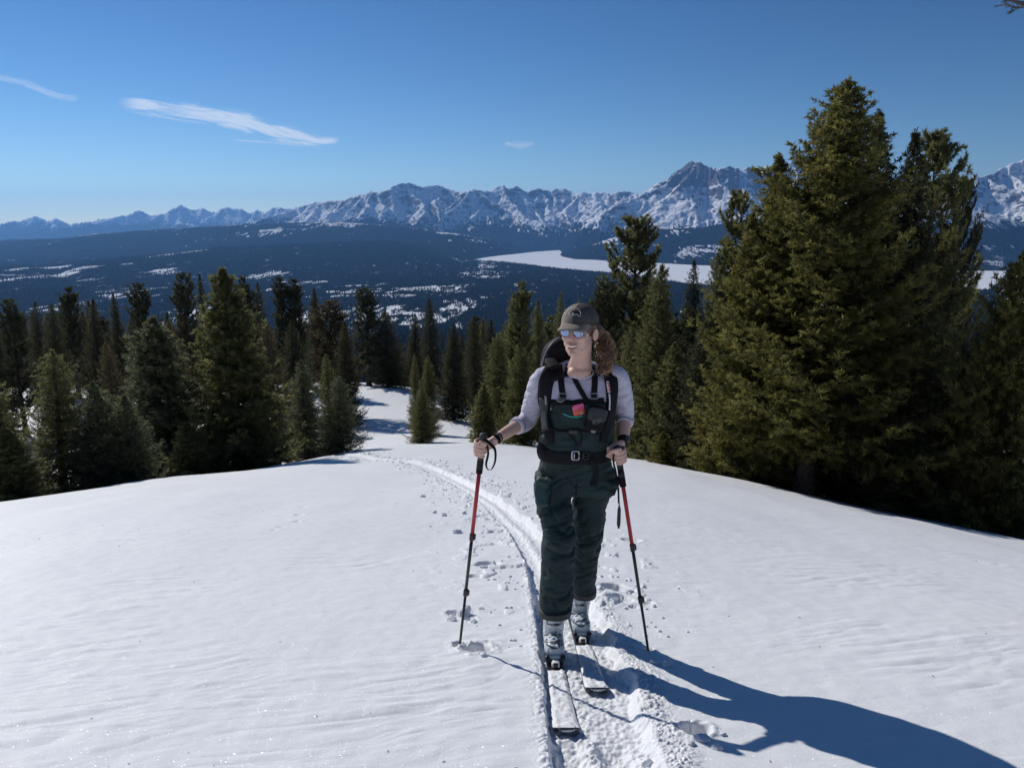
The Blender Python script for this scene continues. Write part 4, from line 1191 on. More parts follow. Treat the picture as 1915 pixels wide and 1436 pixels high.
class Surf:
    def __init__(s, objs):
        v = []; f = []
        for me in objs:
            o = len(v); v += [x.co.copy() for x in me.vertices]; f += [[i + o for i in p.vertices] for p in me.polygons]
        s.t = BVHTree.FromPolygons(v, f)
    def hit(s, px, py, off=0.0, fallY=3.6):
        h = s.t.ray_cast(Vector((0, 0, 0)), ray(px, py))
        if h[0] is None:
            h = s.t.find_nearest(P(px, py, fallY))
        n = h[1]
        if n.dot(ray(px, py)) > 0: n = -n
        return h[0] + n * off, n.copy()

def ribbon(surf, pix, width, thick, off=0.001, m=5, mb=None):
    """strap lying on a surface; pix = photo pixels of its middle line; width metres (or list)"""
    mb = mb or MB()
    q = smoothpts([Vector((p[0], p[1], 0)) for p in pix], m)
    H = [surf.hit(p.x, p.y, off) for p in q]
    ws = np.interp(np.linspace(0, 1, len(q)), np.linspace(0, 1, len(width)), width) if hasattr(width, '__len__') else [width] * len(q)
    C = [h[0] for h in H]; Nn = [h[1] for h in H]
    for _ in range(2):
        C = [C[0]] + [(C[i - 1] + C[i] * 2 + C[i + 1]) / 4 for i in range(1, len(C) - 1)] + [C[-1]]
        Nn = [Nn[0]] + [(Nn[i - 1] + Nn[i] + Nn[i + 1]).normalized() for i in range(1, len(Nn) - 1)] + [Nn[-1]]
    v = []; f = []
    for i, c in enumerate(C):
        t = (C[min(i + 1, len(C) - 1)] - C[max(i - 1, 0)]).normalized()
        n = Nn[i]; n = (n - t * n.dot(t)).normalized(); s_ = t.cross(n)
        w = ws[i] / 2
        for a, b in ((-w, 0), (-w * .94, thick * .8), (-w * .5, thick), (w * .5, thick), (w * .94, thick * .8), (w, 0), (0, -thick * .3)):
            v.append(c + s_ * a + n * b)
    k = 7
    for i in range(len(C) - 1):
        for j in range(k):
            a = i * k + j; b = i * k + (j + 1) % k
            f.append((a, a + k, b + k, b))
    f.append(tuple(range(k))); f.append(tuple((len(C) - 1) * k + j for j in range(k - 1, -1, -1)))
    return mb.add(v, f)

def frame_at(c, n, up=Vector((0, 0, 1))):
    n = n.normalized(); s_ = up.cross(n).normalized(); u = n.cross(s_)
    return Matrix((s_, u, n)).transposed()      # columns: right-ish, up, outwards

def rbox(c, R, sx, sy, sz, bev=0.25, mb=None):
    """rounded slab: centre c, half sizes, frame R; rounded outline in the local xy plane"""
    mb = mb or MB(); v = []; f = []; n = 20
    def ringpts(kx, ky, z):
        o = []
        for j in range(n):
            t = 2 * math.pi * j / n; ct, st = math.cos(t), math.sin(t); e = 2 / 5.0
            o.append(c + R @ Vector((kx * abs(ct) ** e * (1 if ct > 0 else -1), ky * abs(st) ** e * (1 if st > 0 else -1), z)))
        return o
    b = min(sx, sy, sz) * bev
    lays = [(sx - b, sy - b, -sz), (sx, sy, -sz + b), (sx, sy, sz - b), (sx - b, sy - b, sz)]
    for kx, ky, z in lays: v += ringpts(kx, ky, z)
    for i in range(3):
        for j in range(n):
            a = i * n + j; d = i * n + (j + 1) % n
            f.append((a, d, d + n, a + n))
    f.append(tuple(range(n - 1, -1, -1))); f.append(tuple(3 * n + j for j in range(n)))
    return mb.add(v, f)

def frame_ring(c, R, sx, sy, r, mb=None, bar=False):
    """rectangular ring buckle"""
    mb = mb or MB(); pts = []
    for j in range(21):
        t = 2 * math.pi * j / 20; ct, st = math.cos(t), math.sin(t); e = 2 / 5.0
        pts.append(c + R @ Vector((sx * abs(ct) ** e * (1 if ct > 0 else -1), sy * abs(st) ** e * (1 if st > 0 else -1), 0)))
    mb.add(*sweep(pts, r, 6))
    if bar: mb.add(*sweep([c + R @ Vector((-sx, 0, 0)), c + R @ Vector((sx, 0, 0))], r, 6))
    return mb

def text_on(name, s_, c, R, size, mat, parent, thick=0.0006):
    cu = bpy.data.curves.new(name, 'FONT'); cu.body = s_; cu.size = size; cu.align_x = 'CENTER'; cu.align_y = 'CENTER'; cu.extrude = thick
    o = bpy.data.objects.new(name, cu); COL.objects.link(o)
    bpy.context.view_layer.update()
    me = bpy.data.meshes.new_from_object(o.evaluated_get(bpy.context.evaluated_depsgraph_get())); bpy.data.objects.remove(o)
    me.name = name
    me.transform(R.to_4x4()); me.transform(Matrix.Translation(c))
    me.materials.clear()
    return link(name, me, mat, parent)

def wrinkles(kx, kz, amp, seed, rot=0.0, sharp=True):
    def fn(co, no):
        c, s_ = math.cos(rot), math.sin(rot)
        q = np.stack([(co[:, 0] * c + co[:, 2] * s_) * kx, co[:, 1] * kx, (-co[:, 0] * s_ + co[:, 2] * c) * kz], 1)
        w = vnoise3(co * 7 + 3, seed + 9)
        q[:, 2] += 1.1 * w; q[:, 0] += .6 * vnoise3(co * 15, seed + 11)
        a = vnoise3(q, seed); b = vnoise3(q * 2.1 + 5, seed + 1)
        crease = -1.25 * np.exp(-(a / .13) ** 2) + 0.30
        return amp * (0.8 * crease + 0.4 * b) * np.clip(.62 + .75 * w, 0.08, 1.3)
    return fn

def face_cam(): return Matrix(((1, 0, 0), (0, 0, -1), (0, 1, 0)))

# ---- joints
HC = P(1083, 616, 3.61)                                  # middle of the head
YAW = math.radians(25)
HX = Vector((math.cos(YAW), -math.sin(YAW), 0)); HY = Vector((-math.sin(YAW), -math.cos(YAW), 0)); HZ = Vector((0.02, 0.0, 1)).normalized()
HR = Matrix((HX, HY, HZ)).transposed()
HK = 1.05
def hp(x, y, z): return HC + (HX * x + HY * y + HZ * z) * HK
def hell(c, r, **k): return ell(hp(*c), r, HR, **k)

person = empty('person', P(1062, 1235, 3.76))
tag(person, 'woman in grey cap, mirrored sunglasses and dark green bibs ski touring towards the viewer', 'person')

# ---- hands on the poles
LTIP, RTIP = ground_hit(860, 1206), ground_hit(1212, 1214)
LTOP = P(904, 812, 3.58); RTOP = P(1154, 836, 3.62)
def pole_frame(top, tip):
    w = (top - tip).normalized(); e1 = Vector((1, 0, 0)); e1 = (e1 - w * e1.dot(w)).normalized(); e2 = w.cross(e1) * 1.0
    if e2.y > 0: e2 = -e2
    return w, e1, e2
def hand(mb, top, tip, along, mir, wrist, spread=0.0200):
    w, e1, e2 = pole_frame(top, tip)
    g = top - w * along
    def q(a, b, c): return g + e1 * a * mir + e2 * b + w * c
    for k, (zz, ln) in enumerate([(.030, 1.0), (.0100, 1.06), (-.0100, 1.0), (-.029, .86)]):
        r = [.0100, .0098, .0090, .0086, .0075][:5]
        ch = [q(.014, -.030, zz * .9), q(-.024, -.024, zz), q(-.034 * ln, .006, zz), q(-.012, .031 * ln, zz - .002), q(.016 * ln, .024, zz - .003)]
        mb.add(*sweep(smoothpts(ch, 4), list(np.interp(np.linspace(0, 1, 17), np.linspace(0, 1, 5), r)) * 1, 10))
        mb.add(*ell(ch[-1], (.0078, .0078, .0078), nu=8, nv=6)); mb.add(*ell(ch[1], (.0105, .0105, .0105), nu=8, nv=6))
    # thumb over the front and up along the grip
    th = [q(.034, -.012, .022), q(.030, .016, .034), q(.010, .029, .042), q(-.012, .026, .044)]
    mb.add(*sweep(smoothpts(th, 4), list(np.interp(np.linspace(0, 1, 13), [0, .5, 1], [.0135, .0110, .0085])), 10)); mb.add(*ell(th[-1], (.0085, .0085, .0085), nu=8, nv=6))
    # palm and back of the hand
    mb.add(*ell(q(.012, -.030, 0), (.030, .017, .042), nu=14, nv=10))
    mb.add(*sweep(smoothpts([wrist, q(.042, -.020, .022), q(.022, -.026, .006)], 4), [.0235, .0235, .025, .026, .028, .028, .028, .028, .026], 12, flat=.78, side=w))
    return g
LW = P(929, 820, 3.61); RW = P(1165, 828, 3.70)
skin = MB()
lg = hand(skin, LTOP, LTIP, .075, 1.0, LW)
rg_ = hand(skin, RTOP, RTIP, .045, -1.0, RW)
# forearms
LS, LE = P(1013, 712, 3.74), P(987, 784, 3.83)
RS, RE = P(1155, 708, 3.74), P(1168, 776, 3.86)
skin.add(*sweep(smoothpts([LE, LE.lerp(LW, .35), LE.lerp(LW, .8), LW], 3), list(np.interp(np.linspace(0, 1, 10), [0, .35, .8, 1], [.032, .033, .026, .0235])), 16))
skin.add(*sweep(smoothpts([RE, RE.lerp(RW, .35), RE.lerp(RW, .8), RW], 3), list(np.interp(np.linspace(0, 1, 10), [0, .35, .8, 1], [.036, .036, .027, .0235])), 16))
skin.add(*sweep([LS, LE], [.035, .033], 10)); skin.add(*sweep([RS, RE], [.035, .033], 10))
# head
skin.add(*hell((0, -.012, .038), (.073, .092, .080)))
skin.add(*hell((0, .030, -.015), (.061, .058, .075)))
skin.add(*hell((0, .020, -.060), (.056, .055, .040)))
skin.add(*hell((0, .050, -.080), (.043, .042, .031)))
skin.add(*hell((0, .076, -.096), (.023, .020, .018)))
skin.add(*hell((0, .030, -.055), (.060, .060, .045)))
for s_ in (-1, 1):
    skin.add(*hell((s_ * .034, .060, -.030), (.024, .025, .024)))
    skin.add(*hell((s_ * .012, .099, -.037), (.0075, .009, .007), nu=10, nv=8))
    ring_ = [hp(s_ * (.078 + .005 * math.cos(t)), -.004 - .013 * math.cos(t), -.020 + .024 * math.sin(t)) for t in np.linspace(0, 2 * math.pi, 15)]
    skin.add(*sweep(ring_, .0048, 6)); skin.add(*hell((s_ * .075, -.004, -.021), (.007, .010, .019)))
skin.add(*hell((0, .075, .026), (.050, .018, .014)))
skin.add(*sweep([hp(0, .088, .010), hp(0, .097, -.010), hp(0, .108, -.028), hp(0, .108, -.037)], [.008, .0085, .0105, .011], 10))
skin.add(*hell((0, .082, -.062), (.024, .014, .016)))
# neck and upper chest
NB = P(1084, 691, 3.70)
skin.add(*sweep(smoothpts([hp(0, -.030, -.03), hp(.006, -.034, -.100), NB + Vector((0, .012, 0))], 3), [.050, .048, .046, .046, .048, .056, .064], 18, flat=.95))
skin.add(*ell(P(1083, 697, 3.672), (.058, .046, .040)))
# hidden body under the clothes keeps the figure one piece
skin.add(*stack([(1083, 700, 56, 3.73, .07), (1083, 760, 48, 3.74, .08), (1080, 840, 46, 3.75, .08), (1080, 890, 58, 3.76, .085), (1080, 915, 56, 3.76, .08)], 24, 4))
LK, LA = P(1043, 1010, 3.62), P(1038, 1120, 3.71)
RK, RA = P(1100, 1000, 3.84), P(1092, 1088, 4.06)
LH, RH = P(1042, 905, 3.75), P(1112, 905, 3.77)
for h_, k_, a_ in ((LH, LK, LA), (RH, RK, RA)):
    skin.add(*sweep(smoothpts([h_, k_, a_], 4), list(np.interp(np.linspace(0, 1, 9), [0, .5, 1], [.055, .045, .035])), 12))
skin.add(*sweep([LS, P(1083, 706, 3.73), RS], [.04, .05, .04], 12))
skin_me = voxel('body', skin, .0034, 5, .5)
link('body', skin_me, M_SKIN, person)
# mouth: parted smile
sk = Surf([skin_me])
def on_head(x, z, off=0.0):
    o_ = hp(x, .30, z); h = sk.t.ray_cast(o_, -HY)
    return h[0] + HY * off
mo = MB()
xs = np.linspace(-.0225, .0225, 9)
up_c = [on_head(x, -.0615 + 9 * x * x * 1.1 + (.0025 if abs(x) < .004 else .003), .001) for x in xs]
lo_c = [on_head(x, -.0745 + 18 * x * x, .001) for x in xs]
top_l = [on_head(x, -.0625 + 11 * x * x, .0005) for x in xs]
v = []; f = []
for a, b in zip(top_l, lo_c): v += [a, b]
for i in range(8): f.append((2 * i, 2 * i + 1, 2 * i + 3, 2 * i + 2))
mo.add(v, f); link('mouth', mo.mesh('mouth'), M_MOUTH, person)
te = MB(); v = []; f = []
for x in np.linspace(-.0175, .0175, 9):
    t_ = on_head(x, -.0625 + 11 * x * x, .0014); b_ = on_head(x, -.0692 + 14 * x * x, .0014); v += [t_, b_]
for i in range(8): f.append((2 * i, 2 * i + 1, 2 * i + 3, 2 * i + 2))
te.add(v, f); link('teeth', te.mesh('teeth'), M_TEETH, person)
lp = MB()
lp.add(*sweep([on_head(x, -.0600 + 9.5 * x * x, .0005) for x in np.linspace(-.0245, .0245, 11)], [.0008, .0018, .0026, .003, .0032, .003, .0032, .003, .0026, .0018, .0008], 8))
lp.add(*sweep([on_head(x, -.0775 + 18 * x * x, .0005) for x in np.linspace(-.0235, .0235, 11)], [.0008, .002, .003, .0036, .004, .0042, .004, .0036, .003, .002, .0008], 8))
link('lips', lp.mesh('lips'), M_LIP, person)
eb = MB()
for s_ in (-1, 1):
    eb.add(*sweep([on_head(s_ * x, z, .0012) for x, z in ((.014, .016), (.026, .021), (.040, .020), (.050, .013))], [.002, .003, .0028, .001], 6))
link('eyebrows', eb.mesh('eyebrows'), M_HAIR, person)

# ---- shirt
sh = MB()
sh.add(*stack([(1082, 674, 22, 3.775, .030), (1083, 683, 42, 3.77, .045), (1083, 693, 60, 3.755, .068), (1083, 704, 70, 3.735, .092), (1083, 716, 73, 3.73, .104), (1083, 745, 68, 3.72, .116), (1082, 790, 62, 3.72, .112), (1080, 850, 60, 3.74, .110)], 36))
LC = LE.lerp(LW, .34); RC = RE.lerp(RW, .30)
sh.add(*sweep(smoothpts([P(1030, 706, 3.73), LS, LS.lerp(LE, .5) + Vector((-.004, 0, 0)), LE, LC], 4), list(np.interp(np.linspace(0, 1, 17), [0, .25, .5, .75, 1], [.060, .058, .051, .047, .044])), 20))
sh.add(*sweep(smoothpts([P(1140, 704, 3.73), RS, RS.lerp(RE, .5) + Vector((.008, 0, 0)), RE, RC], 4), list(np.interp(np.linspace(0, 1, 17), [0, .25, .5, .75, 1], [.060, .057, .052, .049, .043])), 20))
def sh_disp(co, no):
    arm = (np.abs(co[:, 0] - P(1083, 740, 3.7).x) > .165) | (co[:, 2] < LE.z + .03) & (co[:, 0] < LE.x + .05)
    a = wrinkles(6, 30, .0065, 5, .35)(co, no); b = wrinkles(7, 16, .0035, 8, 0)(co, no)
    lower = sstep(-.62, -.80, co[:, 2])
    return np.where(arm, a * (0.5 + .9 * lower), b)
shirt_me = voxel('shirt', sh, .0055, 6, .5, sh_disp)
shirt = link('shirt', shirt_me, M_SHIRT, person)
# neckband and cuffs
nb = MB(); ring_ = []
for t in np.linspace(0, 2 * math.pi, 29):
    ring_.append(NB + Vector((.066 * math.cos(t), -.052 * math.sin(t) * (1.06 if math.sin(t) > 0 else .8) - .012, -.010 - .020 * math.sin(t))))
nb.add(*sweep(ring_, .0045, 8)); link('neckband', nb.mesh('neckband'), M_SHIRT, shirt)
for a_, b_, r_ in ((LE, LW, .0445), (RE, RW, .0435)):
    k = .33 if a_ is LE else .29
    cf = MB(); cf.add(*sweep([a_.lerp(b_, k - .03), a_.lerp(b_, k + .06), a_.lerp(b_, k + .065)], [r_, r_ * .97, r_ * .93], 20))
    link('cuff', cf.mesh('cuff'), M_SHIRT, shirt)

# ---- bib trousers
bb = MB()
bb.add(*stack([(1085, 744, 58, 3.715, .124), (1085, 752, 62, 3.715, .129), (1082, 790, 64, 3.72, .130), (1078, 815, 69, 3.73, .132), (1077, 838, 66, 3.74, .128), (1077, 858, 66, 3.75, .128), (1078, 880, 72, 3.76, .126), (1079, 902, 75, 3.76, .126), (1079, 918, 62, 3.76, .106)], 40, ex=2.5))
bb.add(*stack([(1037, 885, 36, 3.745, .108), (1035, 915, 35, 3.73, .106), (1036, 945, 33, 3.69, .100), (1042, 978, 30, 3.65, .092), (1045, 1004, 30, 3.625, .098), (1044, 1022, 31, 3.640, .086), (1043, 1052, 31, 3.655, .082), (1042, 1088, 32, 3.67, .086), (1039, 1122, 31, 3.69, .094), (1037, 1138, 30, 3.70, .098)], 32))
bb.add(*stack([(1113, 885, 39, 3.765, .104), (1114, 908, 40, 3.775, .108), (1103, 938, 33, 3.79, .096), (1100, 972, 31, 3.81, .092), (1097, 1002, 28, 3.85, .094), (1094, 1024, 27, 3.89, .084), (1092, 1050, 25, 3.94, .082), (1091, 1080, 24, 4.00, .086), (1091, 1105, 22, 4.05, .090)], 32))
def bib_disp(co, no):
    z = co[:, 2]
    legs = sstep(-1.12, -1.25, z)
    knee = np.exp(-((z + 1.62) / .12) ** 2) + .9 * np.exp(-((z + 1.95) / .14) ** 2) + .8 * np.exp(-((z + 1.28) / .12) ** 2)
    a = wrinkles(4, 17, .0150, 21, .45)(co, no); b = wrinkles(5, 15, .0120, 25, -.55)(co, no); c = wrinkles(6, 11, .0060, 28, 0)(co, no); d = wrinkles(10, 34, .0045, 33, .2)(co, no)
    return legs * (a * (.45 + knee) + b * (.35 + .6 * knee) + d) + (1 - legs) * (c * 1.5 + d * .6)
bib_me = voxel('bib_trousers', bb, .0058, 5, .5, bib_disp)
bib = link('bib_trousers', bib_me, M_BIB, person)
S1 = Surf([bib_me, shirt_me])
for (a, b) in (((1037, 1132, 32.5, 3.70, .106), (1037, 1143, 32, 3.705, .105)), ((1091, 1099, 24.4, 4.045, .099), (1091, 1109, 24, 4.06, .098))):
    cfm = MB(); cfm.add(*stack([a, b], 32, 3)); link('hem', cfm.mesh('hem'), M_GREYN, bib)
pk = ribbon(S1, [(1017, 893), (1014, 905), (1013, 925), (1016, 948)], [.062, .072, .074, .060], .005, .002)
link('thigh_pocket', pk.mesh('thigh_pocket'), M_BIB2, bib)
zp = ribbon(S1, [(1053, 773), (1064, 778), (1078, 780), (1090, 777)], .005, .002, .002)
link('pocket_zip', zp.mesh('pocket_zip'), M_TEAL, bib)
z2 = ribbon(S1, [(1078, 905), (1077, 930), (1076, 945)], .008, .003, .002); z2 = ribbon(S1, [(1030, 893), (1031, 920), (1028, 940)], .004, .002, .001, mb=z2)
link('fly_seam', z2.mesh('fly_seam'), M_BLACK, bib)
bd = ribbon(S1, [(1030, 752), (1060, 754), (1085, 752), (1110, 751), (1128, 749)], .030, .004, .002)
link('bib_top_band', bd.mesh('bib_top_band'), M_BLACK, bib)
for pts_ in ([(1046, 684), (1048, 700), (1050, 720), (1053, 742), (1054, 752)], [(1107, 684), (1112, 700), (1112, 720), (1110, 742), (1108, 752)]):
    st = ribbon(S1, pts_[:4], .030, .004, .002); o_ = link('suspender', st.mesh('suspender'), M_BLACK, bib)
    lo = ribbon(S1, pts_[3:], .024, .005, .002); link('suspender_tab', lo.mesh('suspender_tab'), M_BIB2, bib)
    c_, n_ = S1.hit(pts_[1][0] + 1, pts_[1][1] + 2, .008); link('slider_buckle', frame_ring(c_, frame_at(c_, n_) if False else frame_at(c_, n_), .019, .011, .003, bar=True).mesh('slider_buckle'), M_PLAST, bib)
    c_, n_ = S1.hit(pts_[3][0], pts_[3][1] - 1, .009); link('hook_buckle', frame_ring(c_, frame_at(c_, n_), .018, .013, .003).mesh('hook_buckle'), M_GREYP, bib)

# ---- cap
cp = MB(); v = []; f = []; nu, nv = 32, 12
CC = hp(0, -.008, .030)
def cap_pt(th, ph, k=1.0):
    return CC + HX * (.087 * k * math.cos(ph) * math.cos(th)) + HY * (.104 * k * math.cos(ph) * math.sin(th)) + HZ * (.092 * k * math.sin(ph) ** .92 if ph > 0 else .092 * k * ph)
v.append(cap_pt(0, math.pi / 2))
for i in range(1, nv + 1):
    ph = math.pi / 2 * (1 - i / nv) * 1.0 - (0.0 if i < nv else .08)
    for j in range(nu): v.append(cap_pt(2 * math.pi * j / nu, ph))
for j in range(nu): f.append((0, 1 + j, 1 + (j + 1) % nu))
for i in range(nv - 1):
    for j in range(nu):
        a = 1 + i * nu + j; b = 1 + i * nu + (j + 1) % nu; f.append((a, a + nu, b + nu, b))
f.append(tuple(1 + (nv - 1) * nu + j for j in range(nu)))
cp.add(v, f); cap_me = cp.mesh('cap')
cap = link('cap', cap_me, None, person)
cap_me.materials.append(M_CAP); cap_me.materials.append(M_CAPD)
for p_ in cap_me.polygons:
    lx = (p_.center - CC).dot(HX)
    if lx > .004: p_.material_index = 1  # half away from the sun coloured darker, shade painted in
br = MB(); v = []; f = []; nx, ny = 13, 6
for lay in (0.0, -.0035):
    for i in range(ny + 1):
        for j in range(nx + 1):
            u = -1 + 2 * j / nx; t = i / ny
            th = math.pi / 2 - u * 0.98
            base = CC + HX * (.087 * math.cos(th)) + HY * (.104 * math.sin(th)) + HZ * .006
            reach = .088 * (1 - abs(u) ** 3.0)
            p_ = base + (HY * 1.0 + HX * u * .12) * reach * t - HZ * (.016 * t + .026 * abs(u) ** 2 * t * .9 + .004 * abs(u) ** 2) + HZ * lay
            v.append(p_)
n1 = (ny + 1) * (nx + 1)
for lay in (0, 1):
    for i in range(ny):
        for j in range(nx):
            a = lay * n1 + i * (nx + 1) + j; q = (a, a + 1, a + nx + 2, a + nx + 1); f.append(q if lay == 0 else q[::-1])
for j in range(nx):
    a = ny * (nx + 1) + j; f.append((a, a + 1, a + 1 + n1, a + n1))
br.add(v, f); link('brim', br.mesh('brim'), M_CAP, cap)
bt = MB(); bt.add(*ell(cap_pt(0, math.pi / 2), (.007, .007, .004), HR, 10, 6)); link('cap_button', bt.mesh('cap_button'), M_CAPD, cap)
sm = MB()
for th in (math.pi / 2, math.pi / 2 + 1.05, math.pi / 2 - 1.05, -math.pi / 2, 0.0 - .4, math.pi + .4):
    sm.add(*sweep([cap_pt(th, ph, 1.003) for ph in np.linspace(.02, 1.5, 10)], .0009, 5))
link('cap_seam', sm.mesh('cap_seam'), M_CAPD, cap)
SCAP = Surf([cap_me])
def lg_(pts): return [SCAP.hit(1000 + x / 9.57, 550 + y / 9.57, .0012)[0] for x, y in pts]
em = MB()
em.add(*sweep(lg_([(515, 372), (528, 335), (560, 292), (610, 262), (670, 248), (730, 252), (785, 275), (812, 310), (820, 355), (815, 402), (790, 396), (768, 372), (735, 362), (700, 378), (668, 372)]), .0011, 5))
em.add(*sweep(lg_([(515, 372), (545, 330), (552, 362), (585, 318), (548, 388), (600, 340), (625, 362), (640, 330)]), .0009, 5))
em.add(*sweep(lg_([(676, 340), (676, 362)]), .0011, 5)); em.add(*sweep(lg_([(692, 340), (692, 362)]), .0011, 5))
link('cap_emblem', em.mesh('cap_emblem'), M_WHITE, cap)
pf = MB(); out_ = [(632, 322), (660, 308), (690, 285), (716, 306), (760, 310), (800, 338), (812, 390), (785, 384), (760, 358), (720, 352), (690, 368), (650, 350)]
cen = SCAP.hit(1000 + 715 / 9.57, 550 + 335 / 9.57, .0011)[0]; vv = [cen] + [SCAP.hit(1000 + x / 9.57, 550 + y / 9.57, .0008)[0] for x, y in out_]
pf.add(vv, [(0, 1 + i, 1 + (i + 1) % len(out_)) for i in range(len(out_))]); link('emblem_fill', pf.mesh('emblem_fill'), M_BLACK, cap)

# ---- sunglasses
sg = empty('sunglasses', hp(0, .09, 0)); sg.parent = person; sg.matrix_parent_inverse = Matrix.Translation(-person.location)
fr = MB(); ln_ = []
for s_ in (-1, 1):
    cx_ = s_ * .0325
    def lp_(t, k=1.0): return hp(cx_ + .0235 * k * math.cos(t) - s_ * .001, .1005 - abs(cx_ + .0235 * k * math.cos(t)) * .16 + .16 * .02 * math.sin(t) * k, -.004 + (.0205 if math.sin(t) < 0 else .0185) * k * math.sin(t))
    fr.add(*sweep([lp_(t) for t in np.linspace(0, 2 * math.pi, 25)], .0021, 7))
    lv = [lp_(t, .97) for t in np.linspace(0, 2 * math.pi, 25)[:-1]]
    c0 = sum(lv, Vector()) / 24 + HY * .0050
    lm = MB(); rings = [c0]
    v = [c0]; f = []
    for k in (.33, .66, 1.0):
        v += [c0.lerp(p_, k) + HY * (.0050 * (k - k * k)) for p_ in lv]
    for j in range(24):
        f.append((0, 1 + j, 1 + (j + 1) % 24))
        for q_ in (0, 24): f.append((1 + q_ + j, 25 + q_ + j, 25 + q_ + (j + 1) % 24, 1 + q_ + (j + 1) % 24))
    lm.add(v, f); ln_.append(lm)
    fr.add(*sweep([hp(s_ * .055, .092, .006), hp(s_ * .066, .070, .006), hp(s_ * .074, .02, .004), hp(s_ * .076, -.012, .002)], .0018, 6))
fr.add(*sweep([hp(-.011, .0995, .004), hp(0, .101, .0075), hp(.011, .0995, .004)], .0022, 6))
fr.add(*sweep([hp(-.016, .0995, .013), hp(0, .101, .0145), hp(.016, .0995, .013)], .0015, 6))
def child_of(o, par):
    o.parent = par; o.matrix_parent_inverse = Matrix.Translation(-(person.location))
bpy.data.objects.remove(sg)
sgf = link('sunglasses', fr.mesh('sunglasses'), M_FRAME, person)
for lm in ln_: link('lens', lm.mesh('lens'), M_LENS, sgf)

# ---- hair
hr = random.Random(3)
path = smoothpts([hp(.052, -.070, -.002), P(1122, 622, 3.70), P(1131, 645, 3.68), P(1134, 670, 3.63), P(1129, 697, 3.58)], 6)
cap_in = MB()
cap_in.add(*hell((.0, -.022, .020), (.077, .090, .072)))
cap_in.add(*hell((.018, -.062, -.030), (.045, .040, .050)))
cap_in.add(*sweep(path[1:], list(np.interp(np.linspace(0, 1, len(path) - 1), [0, .3, .7, 1], [.026, .032, .034, .022])), 12))
hair_base = voxel('hair', cap_in, .006, 4, .5, wrinkles(40, 20, .004, 61))
hair = link('hair', hair_base, M_HAIR, person)
h1 = MB(); h2 = MB()
def pathat(t):
    x = t * (len(path) - 1); i = min(int(x), len(path) - 2); return path[i].lerp(path[i + 1], x - i)
for k in range(230):
    a0 = hr.uniform(0, 6.28); rr = hr.uniform(.2, 1) ** .6 * .040
    t0 = hr.uniform(0, .6); t1 = min(1.10, t0 + hr.uniform(.3, .6)); n_ = 22
    ph = hr.uniform(0, 6.28); cr = hr.uniform(.006, .014); tw = hr.uniform(1.6, 3.2) * hr.choice((-1, 1))
    sun_tint = (math.cos(a0) > .25 and rr > .027) or hr.random() < .14  # outer right curls coloured as if rim lit, plus a random few
    pts_ = []
    for i in range(n_):
        t = t0 + (t1 - t0) * i / (n_ - 1); c_ = pathat(min(t, 1)) + Vector((0, 0, -.10 * max(0, t - 1)))
        w_ = rr * (0.46 + .56 * math.sin(min(1, t) * 2.6)) * (1 + .25 * (i / n_) * (1 if sun_tint else 0))
        pts_.append(c_ + Vector((math.cos(a0) * w_ + cr * math.cos(ph + tw * 6.28 * t * 1.6), -math.sin(a0) * w_ + cr * math.sin(ph + tw * 6.28 * t * 1.6), .3 * cr * math.sin(ph * 2 + tw * 9 * t))))
    (h2 if sun_tint else h1).add(*sweep(pts_, [.0024 if not sun_tint else .0015] * (n_ - 3) + [.0016, .001, .0003], 4))
link('curls', h1.mesh('curls'), M_HAIR, hair); link('sun_tinted_curls', h2.mesh('sun_tinted_curls'), M_HAIR2, hair)

# ---- wrist bands and watch
def band(a, b, k0, k1, r, mat, name, flat=.9):
    m_ = MB(); m_.add(*sweep([a.lerp(b, k0), a.lerp(b, k0 + .1 * (k1 - k0)), a.lerp(b, k1 - .1 * (k1 - k0)), a.lerp(b, k1)], [r * .96, r, r, r * .96], 20)); return link(name, m_.mesh(name), mat, person)
band(LE, LW, .945, .975, .0268, M_BLACK, 'wrist_band'); band(LE, LW, 1.0, 1.03, .0262, M_BLACK, 'wrist_band')
w_ = band(RE, RW, .80, 1.02, .0285, M_BLACK, 'watch')
wc = RE.lerp(RW, .90) + Vector((.019, -.018, .008)); wf = MB(); rbox(wc, frame_at(wc, Vector((.75, -.6, .3))), .018, .018, .006, mb=wf)
link('watch_face', wf.mesh('watch_face'), M_PLAST, w_)

# ================================================================== BACKPACK
bp_ = empty('backpack', P(1080, 850, 3.9)); tag(bp_, 'black touring backpack on the woman\'s back with wide shoulder straps and a hip belt', 'backpack')
pb = MB()
pb.add(*stack([(1047, 632, 7, 3.86, .035), (1043, 638, 14, 3.86, .055), (1040, 650, 22, 3.87, .080), (1046, 672, 34, 3.89, .10), (1072, 705, 60, 3.92, .115), (1080, 760, 66, 3.94, .125), (1080, 830, 66, 3.94, .125), (1080, 862, 58, 3.93, .10)], 32, ex=3))
link('pack_body', voxel('pack_body', pb, .008, 3, .5, wrinkles(9, 18, .013, 71, .7)), M_BLACK, bp_)
hl = MB(); hl.add(*sweep(smoothpts([P(1013, 684, 3.80), P(1020, 660, 3.79), P(1031, 643, 3.80), P(1046, 630, 3.82)], 4), .0035, 6)); link('lid_piping', hl.mesh('lid_piping'), M_GREYP, bp_)
ls = ribbon(S1, [(1037, 684), (1027, 700), (1021, 722), (1020, 750), (1023, 780), (1027, 806), (1030, 826)], [.070, .078, .078, .076, .068, .056, .040], .016, .002)
sl_me = ls.mesh('shoulder_strap'); link('shoulder_strap', sl_me, M_BLACK, bp_)
rs = ribbon(S1, [(1127, 684), (1138, 700), (1143, 722), (1142, 750), (1138, 780), (1131, 806), (1126, 826)], [.060, .070, .070, .066, .058, .048, .036], .016, .002)
